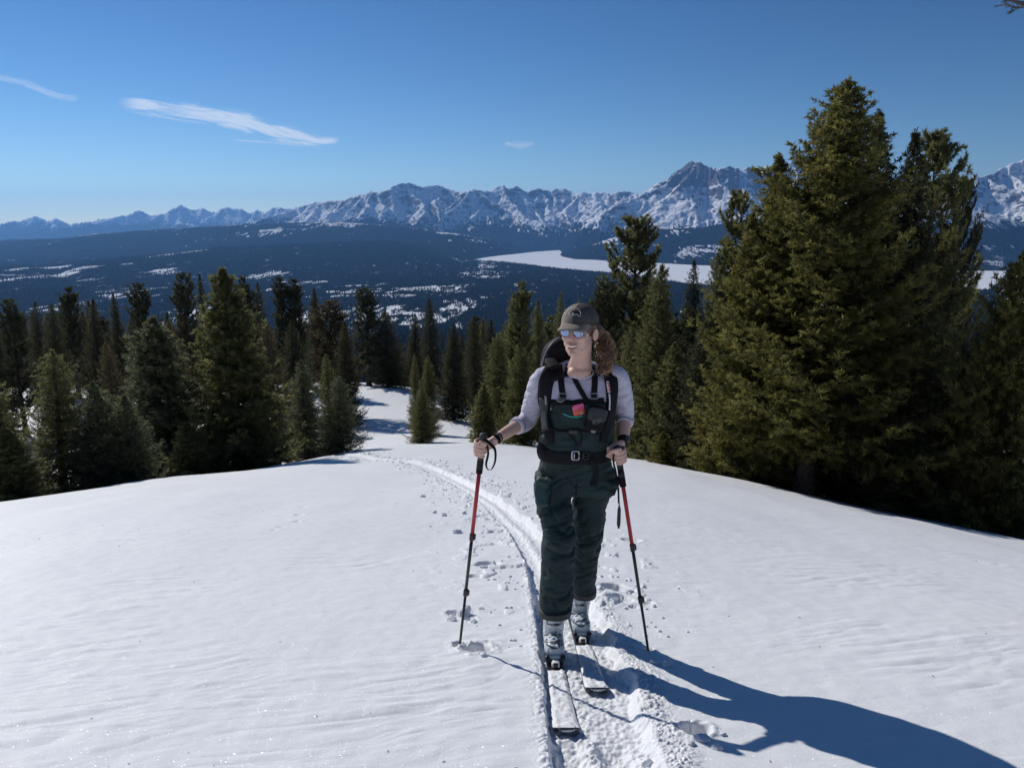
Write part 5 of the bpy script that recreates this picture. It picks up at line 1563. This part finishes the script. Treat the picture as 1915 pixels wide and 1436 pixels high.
sr_me = rs.mesh('shoulder_strap'); link('shoulder_strap', sr_me, M_BLACK, bp_)
for sg_, xs_ in ((-1, (1036, 1028, 1022)), (1, (1130, 1142, 1152))):
    yk = MB(); yk.add(*sweep(smoothpts([P(xs_[0] - sg_ * 2, 688, 3.68), P(xs_[1] - sg_ * 2, 674, 3.75), P(xs_[1] - sg_ * 6, 673, 3.82), P(xs_[1] - sg_ * 8, 684, 3.88)], 4), .031, 12, flat=.30, side=(1, 0, 0)))
    link('strap_yoke', yk.mesh('strap_yoke'), M_BLACK, bp_)
S2 = Surf([bib_me, shirt_me, sl_me, sr_me])
pn = ribbon(S2, [(1017, 745), (1018, 775), (1021, 805)], [.050, .056, .044], .006, .001); link('strap_panel', pn.mesh('strap_panel'), M_GREYN, bp_)
c_, n_ = S2.hit(1023, 748, .008)
R_ = frame_at(c_, n_)
S3 = Surf([bib_me, shirt_me, sl_me, sr_me, pn.mesh('tmp_panel')])
c_, n_ = S3.hit(1021, 750, .0012); R_ = frame_at(c_, n_); R_ = R_ @ Matrix.Rotation(math.radians(88), 3, 'Z')
text_on('strap_lettering', 'MAMMUT', c_, R_, .013, M_WHITE, bp_)
# red round badge on the right strap, white and red strip under it
c_, n_ = S2.hit(1136, 695, .002); R_ = frame_at(c_, n_)
bg = MB(); bg.add(*sweep([c_ + R_ @ Vector((0, 0, -.001)), c_ + R_ @ Vector((0, 0, .002))], .0155, 20)); link('round_badge', bg.mesh('round_badge'), M_REDP, bp_)
bk = MB(); bk.add([c_ + R_ @ Vector((a, b, .0026)) for a, b in ((-.010, -.002), (-.006, .006), (.001, .008), (.008, .005), (.011, -.003), (.006, -.001), (.004, -.007), (.000, -.001), (-.004, -.007), (-.006, -.001))], [tuple(range(10))]); link('badge_emblem', bk.mesh('badge_emblem'), M_BLACK, bp_)
zz_ = ribbon(S2, [(1136, 713), (1137, 722), (1139, 734)], .014, .002, .001); link('strap_label', zz_.mesh('strap_label'), M_WHITE, bp_)
rz = ribbon(S2, [(1134, 716), (1140, 720), (1135, 725), (1141, 729), (1136, 734)], .005, .003, .002); link('pull_cord', rz.mesh('pull_cord'), M_REDP, bp_)
wz = ribbon(S2, [(1139, 736), (1140, 750), (1139, 767)], .008, .003, .001); link('strap_zip', wz.mesh('strap_zip'), M_WHITE, bp_)
# chest strap and grey side release buckle
cs = ribbon(S2, [(1030, 752), (1050, 753), (1066, 753)], .022, .006, .006); cs = ribbon(S2, [(1066, 753), (1090, 750), (1128, 748)], .016, .005, .006, mb=cs); link('chest_strap', cs.mesh('chest_strap'), M_BLACK, bp_)
c_, n_ = S2.hit(1050, 753, .016); cb_ = MB(); R_ = frame_at(c_, n_); rbox(c_, R_, .020, .014, .004, mb=cb_); frame_ring(c_ + R_ @ Vector((.018, 0, .002)), R_, .010, .013, .003, mb=cb_); link('chest_buckle', cb_.mesh('chest_buckle'), M_GREYP, bp_)
# lower webbing, loops and tail
wb = ribbon(S2, [(1030, 800), (1050, 806), (1075, 804), (1096, 806), (1120, 812)], .012, .004, .004); wb = ribbon(S2, [(1060, 806), (1068, 815), (1074, 824), (1080, 834)], .010, .003, .004, mb=wb)
wb = ribbon(S2, [(1085, 806), (1088, 818), (1084, 830)], .007, .003, .004, mb=wb); link('webbing', wb.mesh('webbing'), M_BLACK, bp_)
c_, n_ = S2.hit(1072, 806, .010); cb_ = MB(); rbox(c_, frame_at(c_, n_), .022, .011, .005, mb=cb_); link('waist_clip', cb_.mesh('waist_clip'), M_PLAST, bp_)
# hip belt
hb = MB()
hb.add(*stack([(1076, 829, 67, 3.745, .139), (1076, 832, 70, 3.745, .144), (1076, 850, 71, 3.75, .146), (1076, 854, 69, 3.75, .142)], 48, 3, ex=2.5))
hb.add(*ell(P(1021, 842, 3.70), (.048, .07, .058))); hb.add(*ell(P(1133, 842, 3.71), (.046, .07, .050)))
belt_me = voxel('hip_belt', hb, .006, 4, .5, wrinkles(9, 14, .004, 81))
link('hip_belt', belt_me, M_BLACK, bp_)
S4 = Surf([bib_me, belt_me])
c_, n_ = S4.hit(1076, 851, .006); R_ = frame_at(c_, n_)
hk = frame_ring(c_, R_, .0175, .022, .0035); hk.add(*sweep([c_ + R_ @ Vector((-.006, -.02, .002)), c_ + R_ @ Vector((-.006, .02, .002))], .003, 6)); link('hip_buckle', hk.mesh('hip_buckle'), M_STEEL, bp_)
c_, n_ = S4.hit(1095, 852, .005); R_ = frame_at(c_, n_); lk_ = frame_ring(c_, R_, .014, .016, .003, bar=True); link('ladder_lock', lk_.mesh('ladder_lock'), M_PLAST, bp_)
tl = ribbon(S4, [(1104, 858), (1112, 870), (1114, 890), (1108, 908)], [.022, .026, .028, .03], .004, .003); link('belt_tail', tl.mesh('belt_tail'), M_BLACK, bp_)

# ================================================================== TRANSCEIVER HARNESS AND PACKET
th_ = empty('transceiver_pouch', P(1105, 785, 3.58)); tag(th_, 'black avalanche transceiver pouch with an oval badge slung across the woman\'s chest', 'pouch')
S5 = Surf([bib_me, shirt_me])
dg_ = ribbon(S5, [(1056, 664), (1062, 682), (1072, 705), (1084, 727), (1096, 748)], .024, .004, .007); link('sling_strap', dg_.mesh('sling_strap'), M_BLACK, th_)
c_, n_ = S5.hit(1112, 782, .012); R_ = frame_at(c_, n_) @ Matrix.Rotation(math.radians(-12), 3, 'Z')
po = MB(); rbox(c_, R_, .046, .062, .020, .5, po); link('pouch', po.mesh('pouch'), M_BLACK, th_)
fl = MB(); rbox(c_ + R_ @ Vector((0, .026, .014)), R_, .047, .034, .010, .4, fl); link('pouch_flap', fl.mesh('pouch_flap'), M_GREYN, th_)
oc = c_ + R_ @ Vector((.0, -.004, .0275)); ov = MB(); RR = R_ @ Matrix.Rotation(math.radians(25), 3, 'Z')
ov.add(*sweep([oc + RR @ Vector((.021 * math.cos(t), .0125 * math.sin(t), 0)) for t in np.linspace(0, 2 * math.pi, 25)], .0011, 5)); link('oval_badge', ov.mesh('oval_badge'), M_GREYP, th_)
text_on('badge_lettering', 'BCA', oc, RR, .0165, M_GREYP, th_, .0008)
c2_ = c_ + R_ @ Vector((.0, -.052, .012)); cl = MB(); rbox(c2_, R_, .012, .014, .006, mb=cl); link('pouch_clip', cl.mesh('pouch_clip'), M_GREYP, th_)
bt_ = ribbon(S5, [(1126, 770), (1132, 790), (1134, 812)], .014, .004, .006); link('pouch_strap', bt_.mesh('pouch_strap'), M_BLACK, th_)

c_, n_ = S5.hit(1081, 764, .010); R_ = frame_at(c_, n_) @ Matrix.Rotation(math.radians(14), 3, 'Z')
pkt = empty('snack_packet', c_); tag(pkt, 'pink and orange snack packet sticking out of the bib pocket', 'packet')
a_ = MB(); rbox(c_ + R_ @ Vector((0, .012, 0)), R_, .029, .019, .0035, .5, a_); link('packet_top', a_.mesh('packet_top'), M_PINK, pkt)
a_ = MB(); rbox(c_ + R_ @ Vector((0, -.014, .0005)), R_, .0285, .017, .005, .5, a_); link('packet_front', a_.mesh('packet_front'), M_ORANGE, pkt)
text_on('packet_lettering', 'CS', c_ + R_ @ Vector((.010, -.020, .0062)), R_, .014, M_WHITE, pkt)

# ================================================================== SKIS, BINDINGS, BOOTS
SL = 0.24
SD = Vector((0, -1, SL)).normalized(); SU = Vector((0, SL, 1)).normalized(); SX = Vector((1, 0, 0))
def gl(x, Y): return float(base_ground(np.array([x]), np.array([Y]))[0])
def make_ski(x, ytip, ytoe, label, seed):
    r_ = random.Random(seed)
    zb = lambda Y: gl(x, Y) - .052
    o0 = Vector((x, ytoe + .15, zb(ytoe + .15)))           # under the boot middle
    tiplen = (ytoe + .15 - ytip) / math.cos(math.atan(SL)); Lt = 0.80
    t = empty('touring_ski', o0); tag(t, label, 'ski')
    def pt(s, lx, h): return o0 + SD * s + SX * lx + SU * h
    ss = np.concatenate([np.linspace(-Lt, tiplen - .14, 26), np.linspace(tiplen - .13, tiplen, 12)])
    v = []; f = []
    def wid(s):
        u = (s + Lt) / (tiplen + Lt)
        w = .0445 + .0115 * abs(2 * u - .9) ** 2
        k = (tiplen - s) / .075
        if k < 1: w *= max(.0, 1 - (1 - k) ** 4.5) ** .5 * .45 + .55
        return w
    def rise(s): return .030 * max(0, (s - (tiplen - .15)) / .15) ** 2.0
    for s in ss:
        w = wid(s); h = rise(s)
        for lx, hh in ((-w, .000), (w, .000), (w, .010), (w * .93, .013), (-w * .93, .013), (-w, .010)): v.append(pt(s, lx, h + hh))
    k = 6
    for i in range(len(ss) - 1):
        for j in range(k): a = i * k + j; b = i * k + (j + 1) % k; f.append((a, a + k, b + k, b))
    f.append(tuple(range(k))); f.append(tuple((len(ss) - 1) * k + j for j in range(k - 1, -1, -1)))
    m_ = MB(); m_.add(v, f); m_.build('ski', M_SKI, t, False)
    # skin clip on the tip and pale edge of the base
    cl = MB(); s0 = tiplen + .001; h0 = rise(tiplen) + .004
    cl.add(*sweep([pt(s0 - .012, -.034, h0 + .010), pt(s0 + .002, -.030, h0), pt(s0 + .004, .030, h0), pt(s0 - .012, .034, h0 + .010)], .0032, 6)); link('tip_clip', cl.mesh('tip_clip'), M_STEEL, t)
    wb = MB(); wb.add(*sweep([pt(s0 - .002, -.022, h0 - .004), pt(s0 + .002, 0, h0 - .005), pt(s0 - .002, .022, h0 - .004)], .0035, 6)); link('skin_end', wb.mesh('skin_end'), M_WHITE, t)
    # snow lying on the fore part
    s_a, s_b = .235, tiplen - .018
    n1_, n2_ = 90, 15; S_ = np.linspace(s_a, s_b, n1_); U_ = np.linspace(-1, 1, n2_)
    SS, UU = np.meshgrid(S_, U_, indexing='ij')
    ht = .006 + .013 * np.abs(fbm(SS * 9, UU * .8, 3, seed)) + .004 * fbm(SS * 40, UU * 4, 2, seed + 2)
    ht = ht * sstep(0, .30, 1 - np.abs(UU) + .10 * gnoise(SS * 14, UU * 0, seed + 4)) * sstep(0, .03, SS - s_a) * sstep(0, .03, s_b - SS) + .0132
    ht = ht * (1) 
    vs = []
    for i in range(n1_):
        w = wid(S_[i]) * .97; h = rise(S_[i])
        for j in range(n2_): vs.append(pt(S_[i], U_[j] * w, h + max(ht[i, j], .0125)))
    me = np_mesh('snow_layer', np.array([tuple(q) for q in vs]), grid_faces(n1_, n2_)); link('snow_layer', me, M_SNOW, t)
    # binding: riser, toe block with side arms, heel block
    b = MB(); rbox(pt(.00, 0, .022), Matrix((SX, SD, SU)).transposed(), .028, .11, .009, .3, b); o_b = link('binding_plate', b.mesh('binding_plate'), M_PLAST, t)
    R_ = Matrix((SX, SD, SU)).transposed()
    for s_ in (-1, 1):
        a_ = MB(); rbox(pt(.155, s_ * .036, .042), R_ @ Matrix.Rotation(s_ * .35, 3, 'Y'), .011, .022, .024, .3, a_); link('toe_arm', a_.mesh('toe_arm'), M_PLAST, t)
    a_ = MB(); rbox(pt(.190, 0, .030), R_, .021, .026, .014, .35, a_); link('toe_piece', a_.mesh('toe_piece'), M_WHITE, t)
    a_ = MB(); rbox(pt(.214, 0, .030), R_, .011, .008, .013, .35, a_); link('toe_lever', a_.mesh('toe_lever'), M_PLAST, t)
    a_ = MB(); rbox(pt(-.165, 0, .036), R_, .026, .030, .022, .35, a_); link('heel_piece', a_.mesh('heel_piece'), M_PLAST, t)
    return pt
ptL = make_ski(.222, 2.76, 3.585, 'ski under the woman\'s front foot with its snowy tip closest to the viewer', 901)
ptR = make_ski(.398, 3.20, 3.985, 'ski under the woman\'s rear foot, its tip beside the other binding', 905)
def make_boot(pt, heel, legc, name_label, seed):
    R_ = Matrix((SX, SD, SU)).transposed()
    H0 = .032 + heel
    m_ = MB()
    m_.add(*sweep(smoothpts([pt(-.135, 0, H0 + .045 + heel * 0), pt(-.06, 0, H0 + .055), pt(.03, 0, H0 + .050), pt(.10, 0, H0 + .040), pt(.148, 0, H0 + .032)], 4), list(np.interp(np.linspace(0, 1, 17), [0, .2, .5, .8, 1], [.043, .049, .054, .054, .040])), 20, flat=list(np.interp(np.linspace(0, 1, 17), [0, .3, .6, 1], [1.05, 1.1, .95, .75])), side=(1, 0, 0)))
    m_.add(*sweep([pt(-.150, 0, H0 + .008), pt(.160, 0, H0 + .008)], .040, 12, flat=.3, side=(1, 0, 0)))
    ank = pt(-.045, 0, H0 + .075); topc = legc
    m_.add(*sweep(smoothpts([pt(.02, 0, H0 + .06), ank, ank.lerp(topc, .55), topc], 4), list(np.interp(np.linspace(0, 1, 13), [0, .33, .7, 1], [.050, .055, .057, .060])), 22, flat=1.12, side=(1, 0, 0)))
    me = voxel('ski_boot', m_, .005, 5, .5)
    b = link('ski_boot', me, M_BOOT, person)
    Sb = Surf([me])
    # overlap tongue, straps and buckles across the front
    def pix(p_):
        d = p_; Yv = d.y; s = -d.z / d.y; vv = (s * CT - ST) / (CT + s * ST); k = Yv / (CT - vv * ST); return 957.5 + d.x / k * F_PX, 718 + vv * F_PX
    for k, (s, h, wpx) in enumerate(((.110, .075, 18), (.070, .100, 20), (.035, .145, 22), (.02, .185, 23))):
        cx, cy = pix(pt(s, 0, H0 + h))
        rb = ribbon(Sb, [(cx - wpx, cy - 1), (cx - 6, cy + 1), (cx + 8, cy + 1), (cx + wpx, cy - 2)], .013, .004, .001); link('buckle_strap', rb.mesh('buckle_strap'), M_BOOTD if k % 2 else M_GREYP, b)
        c_, n_ = Sb.hit(cx + 5, cy, .006); bx = MB(); rbox(c_, frame_at(c_, n_), .014, .006, .003, mb=bx); link('buckle', bx.mesh('buckle'), M_STEEL if k % 2 else M_BOOTD, b)
    cx, cy = pix(pt(.118, 0, H0 + .055)); rb = ribbon(Sb, [(cx - 15, cy - 4), (cx, cy + 5), (cx + 15, cy - 4)], .010, .003, .001); link('toe_cap_seam', rb.mesh('toe_cap_seam'), M_BOOTD, b)
    # clinging snow
    sn = MB(); r_ = random.Random(seed)
    for k in range(16):
        s = r_.uniform(.0, .15); cx, cy = pix(pt(s, r_.uniform(-.05, .045) if k % 2 else r_.uniform(-.05, -.02), H0 + r_.uniform(.03, .16)))
        c_, n_ = Sb.hit(cx, cy, .001); q = r_.uniform(.004, .011); sn.add(*ell(c_, (q, q, q * .7), frame_at(c_, n_), 7, 5))
    sme = sn.mesh('boot_snow'); link('boot_snow', sme, M_SNOW, b)
make_boot(ptL, .012, P(1039, 1122, 3.73), 'front', 31)
make_boot(ptR, .012, P(1091, 1088, 4.10), 'rear', 32)

# ================================================================== POLES
def make_pole(top, tip, rows, label, loop):
    w, e1, e2 = pole_frame(top, tip); tip = tip - Vector((0, 0, .02))
    t = empty('ski_pole', tip); tag(t, label, 'ski pole', 'pair of touring poles')
    L = (top - tip).length
    def q(s): return top - w * s
    def at_row(row):
        lo, hi = 0.0, L
        for _ in range(30):
            m_ = (lo + hi) / 2; p_ = q(m_); s = -p_.z / p_.y; vv = (s * CT - ST) / (CT + s * ST)
            if 718 + vv * F_PX < row: lo = m_
            else: hi = m_
        return lo
    g, j1, j2 = (at_row(r) for r in rows)
    a_ = MB(); a_.add(*sweep([q(-.006), q(0), q(.012), q(.03), q(.09), q(.13), q(g - .04), q(g - .012), q(g)], [.010, .0175, .019, .0155, .0165, .0150, .0155, .0165, .0135], 16)); gr_ = link('grip', a_.mesh('grip'), M_GREYN, t)
    a_ = MB()
    for k in range(7): a_.add(*sweep([q(.14 + k * .011), q(.145 + k * .011)], .0168, 14))
    link('grip_rib', a_.mesh('grip_rib'), M_BLACK, gr_)
    a_ = MB(); a_.add(*sweep([q(g - .005), q(j1)], .0100, 14)); link('upper_shaft', a_.mesh('upper_shaft'), M_RED, t)
    a_ = MB(); a_.add(*sweep([q(j1), q(j2)], .0085, 12)); link('middle_shaft', a_.mesh('middle_shaft'), M_PLAST, t)
    a_ = MB(); a_.add(*sweep([q(j2), q(L - .05), q(L - .01), q(L)], [.0072, .0070, .005, .002], 12)); link('lower_shaft', a_.mesh('lower_shaft'), M_PLAST, t)
    for j in (j1, j2):
        a_ = MB(); a_.add(*sweep([q(j - .024), q(j - .020), q(j + .016), q(j + .02)], [.0105, .0130, .0130, .0105], 14)); rbox(q(j - .002) + e1 * .012, Matrix((e1, w, e2)).transposed(), .008, .016, .007, .4, a_); link('lever_lock', a_.mesh('lever_lock'), M_PLAST, t)
    a_ = MB(); v = []; f = []
    C = smoothpts([Vector(p_) for p_ in loop], 5)
    for i, c in enumerate(C):
        tg = (C[min(i + 1, len(C) - 1)] - C[max(i - 1, 0)]).normalized(); s_ = tg.cross(Vector((0, 1, 0.1))).normalized(); n_ = s_.cross(tg); wd = .0075
        for a, b in ((-wd, -.0012), (wd, -.0012), (wd, .0012), (-wd, .0012)): v.append(c + s_ * a * .55 + (n_ * a * .8) + s_ * b + n_ * b)
    for i in range(len(C) - 1):
        for j in range(4): x_ = i * 4 + j; y_ = i * 4 + (j + 1) % 4; f.append((x_, x_ + 4, y_ + 4, y_))
    f += [(0, 1, 2, 3), tuple((len(C) - 1) * 4 + j for j in (3, 2, 1, 0))]
    a_.add(v, f); link('wrist_strap', a_.mesh('wrist_strap'), M_BLACK, t)
make_pole(LTOP, LTIP, (878, 1004, 1108), 'red and black trekking pole in the woman\'s raised hand, left of her in the photo',
          [P(908, 822, 3.55), P(919, 832, 3.56), P(926, 842, 3.57), P(926, 862, 3.57), P(920, 876, 3.56), P(913, 878, 3.55), P(909, 868, 3.55), P(913, 848, 3.54), P(911, 832, 3.55)])
make_pole(RTOP, RTIP, (892, 1024, 1122), 'red and black trekking pole held low by the woman\'s hip, right one in the photo',
          [P(1151, 842, 3.60), P(1147, 856, 3.60), P(1148, 868, 3.60), P(1152, 885, 3.62), P(1156, 915, 3.64), P(1157, 940, 3.65)])
tk_ = MB(); tk_.add(*sweep([P(1157, 912, 3.65), P(1158, 945, 3.66), P(1158, 952, 3.66), P(1157, 980, 3.67), P(1157, 988, 3.67)], [.0030, .0032, .0085, .0095, .004], 10, flat=.6)); 
tko = link('strap_tail', tk_.mesh('strap_tail'), M_GREYN, [o for o in COL.objects if o.name.startswith('ski_pole')][-1])

# ================================================================== LOOSE SNOW, TWIGS
def chunk_mesh(name, seed, flat=.4):
    r_ = random.Random(seed); b = bmesh.new(); bmesh.ops.create_icosphere(b, subdivisions=2, radius=1)
    for v_ in b.verts:
        n = 1 + .38 * (r_.random() - .5); v_.co = Vector((v_.co.x * n, v_.co.y * n * .75, v_.co.z * n * flat))
    me = bpy.data.meshes.new(name); b.to_mesh(me); b.free(); me.materials.append(M_SNOW); return me
CH = [chunk_mesh('snow_chunk', k, .30 + .1 * k) for k in range(4)]
def drop_chunk(px, py, size, lab, grp, k):
    g = ground_hit(px, py); o = bpy.data.objects.new('snow_chunk', CH[k % 4]); COL.objects.link(o)
    o.location = (g.x, g.y, gz(g.x, g.y) + size * .18); o.scale = (size, size, size); rr = random.Random(k * 13 + int(px)); o.rotation_euler = (rr.uniform(-.25, .25) + .2, rr.uniform(-.3, .3), rr.uniform(0, 6.28))
    tag(o, lab, 'snow chunk', grp)
CHL = [(905, 1063, .045), (893, 1078, .03), (921, 1070, .028), (868, 1150, .07), (845, 1160, .05), (885, 1163, .035), (855, 995, .07), (915, 994, .05), (932, 995, .035), (830, 963, .06), (812, 957, .05), (868, 960, .05),
       (1170, 1105, .055), (1150, 1128, .05), (1212, 1122, .03), (1222, 1134, .025), (1178, 1108, .03), (1128, 1100, .03), (1225, 1240, .035), (1250, 1243, .04), (1180, 1212, .03), (1165, 1222, .035), (880, 1210, .035), (905, 1228, .03), (1315, 1385, .035), (1352, 1375, .02), (1290, 1392, .03),
       (790, 930, .06), (900, 1140, .03), (1340, 1400, .03)]
for k, (a, b, s) in enumerate(CHL):
    left = a < 1000
    drop_chunk(a, b, s * .8, 'lump of broken snow crust lying left of the ski track' if left else 'lump of broken snow crust lying right of the ski track', 'broken crust lumps left of the track' if left else 'broken crust lumps right of the track', k)
# crumbs, one mass
cr = MB(); r_ = random.Random(77)
for k in range(900):
    i = r_.randrange(60, len(TRK) - 30); side = r_.choice((-1, 1, 1)); ac = -abs(r_.gauss(0, .22)) - .03 if side < 0 else TR_W + abs(r_.gauss(0, .30)) + .02
    x = TRK[i, 0] + _nr[i, 0] * ac; y = TRK[i, 1] + _nr[i, 1] * ac
    if y < 2.2: continue
    s = r_.uniform(.004, .014) * (1 + .05 * y); z = base_ground(np.array([x]), np.array([y]))[0]
    cr_p = (x, y, z); v, f = ell((0, 0, 0), (s, s * .8, s * .6), None, 5, 4); v = [q + Vector((x, y, 0)) for q in v]; cr.v += [(q.x, q.y, q.z) for q in v] if False else []; 
    o0 = len(cr.v); cr.v += [(q.x, q.y, q.z + 1000.0) for q in v]; cr.f += [tuple(t + o0 for t in q) for q in f]
cv = np.array(cr.v); zc_ = snow_height(cv[:, 0].copy(), cv[:, 1].copy()); cv[:, 2] = cv[:, 2] - 1000.0 + zc_ + .002
cme = bpy.data.meshes.new('snow_crumbs'); cme.from_pydata(cv.tolist(), [], cr.f); cme.polygons.foreach_set('use_smooth', [True] * len(cr.f))
tag(link('snow_crumbs', cme, M_SNOW), 'loose crumbs of snow strewn along both sides of the ski track', 'snow crumbs', kind='stuff')
def shard(px, py, h, lean, label):
    g = ground_hit(px, py); z = gz(g.x, g.y) - .03; m_ = MB()
    m_.add(*sweep([(g.x, g.y, z), (g.x + lean * .4, g.y, z + h * .45), (g.x + lean, g.y, z + h)], [.020, .012, .0012], 6, flat=.45)); o = m_.build('snow_shard', M_SNOW, None, False); tag(o, label, 'snow shard')
shard(897, 1214, .15, -.035, 'thin upright spike of snow beside the left pole tip')
shard(1302, 1366, .17, -.030, 'thin upright spike of snow standing in a hole near the woman\'s shadow')
# dead branches and dark bits on the snow
def twig(pxs, label, r=.006):
    m_ = MB()
    for line in pxs:
        pts_ = []
        for i, (a, b, h) in enumerate(line):
            g = ground_hit(a, b + (0)); pts_.append((g.x, g.y, gz(g.x, g.y) + h))
        m_.add(*sweep(smoothpts(pts_, 3), [r] * (3 * (len(line) - 1)) + [r * .4], 5))
    o = m_.build('dead_branch', M_TWIG, None); tag(o, label, 'dead branch')
twig([[(820, 783, .05), (836, 787, .12), (845, 795, .05)], [(836, 787, .12), (828, 780, .2)]], 'thin dead twig poking from the snow by the small free standing fir', .012)
twig([[(868, 797, .05), (878, 786, .3), (888, 798, .05)], [(878, 786, .3), (872, 779, .5)], [(878, 786, .3), (886, 780, .5)]], 'forked dead twig in the snow above the left pole', .012)
twig([[(890, 803, .05), (905, 797, .2), (915, 796, .3)], [(900, 800, .1), (893, 806, .05)]], 'dark dead branch lying behind the woman\'s raised hand', .03)
twig([[(640, 764, .02), (655, 752, .05)]], 'small stick on the sunlit clearing', .02)
sp = MB(); r_ = random.Random(9)
for k in range(80):
    Y = 2.4 + 11 * r_.random() ** 1.4; x = r_.uniform(-.68, .68) * Y; s = r_.uniform(.0012, .0032) * (1 + .10 * Y)
    z = gz(x, Y); a0 = r_.uniform(0, 3.14); sp.add(*sweep([(x, y_, z + .002) for y_ in (Y,)] + [(x + math.cos(a0) * s * 3, Y + math.sin(a0) * s * 3, z + .003)], [s * .6, s * .3], 4))
tag(sp.build('needle_litter', M_TWIG, None, False), 'tiny dark needles and bark bits scattered on the snow', 'litter', kind='stuff')
# the branch end that hangs into the upper right corner belongs to a tree beside the camera
def edge_branch():
    base = P(2080, 12, 4.2); zg = gz(base.x + .5, 4.6)
    t = empty('pine_tree', (base.x + .5, 4.6, zg)); tag(t, 'twig end with sparse needles entering at the upper right corner of the photo', 'conifer')
    m_ = MB(); m_.add(*sweep([(base.x + .5, 4.6, zg - .1), (base.x + .52, 4.6, -.5), (base.x + .5, 4.6, 1.5), (base.x + .5, 4.6, 3.2)], [.16, .13, .10, .04], 10)); m_.build('trunk', M_BARK, t)
    m_ = MB(); r_ = random.Random(4); tips = []
    main = smoothpts([Vector((base.x + .5, 4.6, base.z - .1)), P(2080, 20, 4.3), P(1950, 12, 4.2), P(1905, 6, 4.2), P(1872, -6, 4.2)], 5)
    m_.add(*sweep(main, list(np.linspace(.022, .003, len(main))), 6))
    for a in ([P(1930, 10, 4.2), P(1900, 13, 4.18), P(1884, 10, 4.17), P(1862, 12, 4.16)], [P(1945, 12, 4.2), P(1915, 15, 4.22), P(1893, 13, 4.22), P(1880, 5, 4.2)], [P(1905, 14, 4.2), P(1896, 20, 4.2), P(1888, 27, 4.2)], [P(1920, 5, 4.2), P(1895, 1, 4.2), P(1880, 2, 4.2)]):
        m_.add(*sweep(smoothpts(a, 3), .0022, 5)); tips.append(a)
    m_.build('branch', M_TWIG, t)
    P0 = []; D = []
    for a in tips:
        for k in range(26):
            u = r_.uniform(.2, 1); i = min(int(u * (len(a) - 1)), len(a) - 2); p_ = a[i].lerp(a[i + 1], u * (len(a) - 1) - i); P0.append(p_); D.append((-1 + r_.gauss(0, .5), r_.gauss(0, .5), r_.gauss(0, .5)))
    n = len(P0); v = blades(np.array([tuple(p) for p in P0]), np.array(D), np.full(n, .03), np.full(n, .004), np.random.default_rng(3))
    o = np_mesh('needles', v, np.arange(n * 3).reshape(-1, 3), False, {'tint': np.full(n * 3, .4)}); link('needles', o, M_DARK, t)
edge_branch()
print('tris', sum(len(m.polygons) for m in bpy.data.meshes))
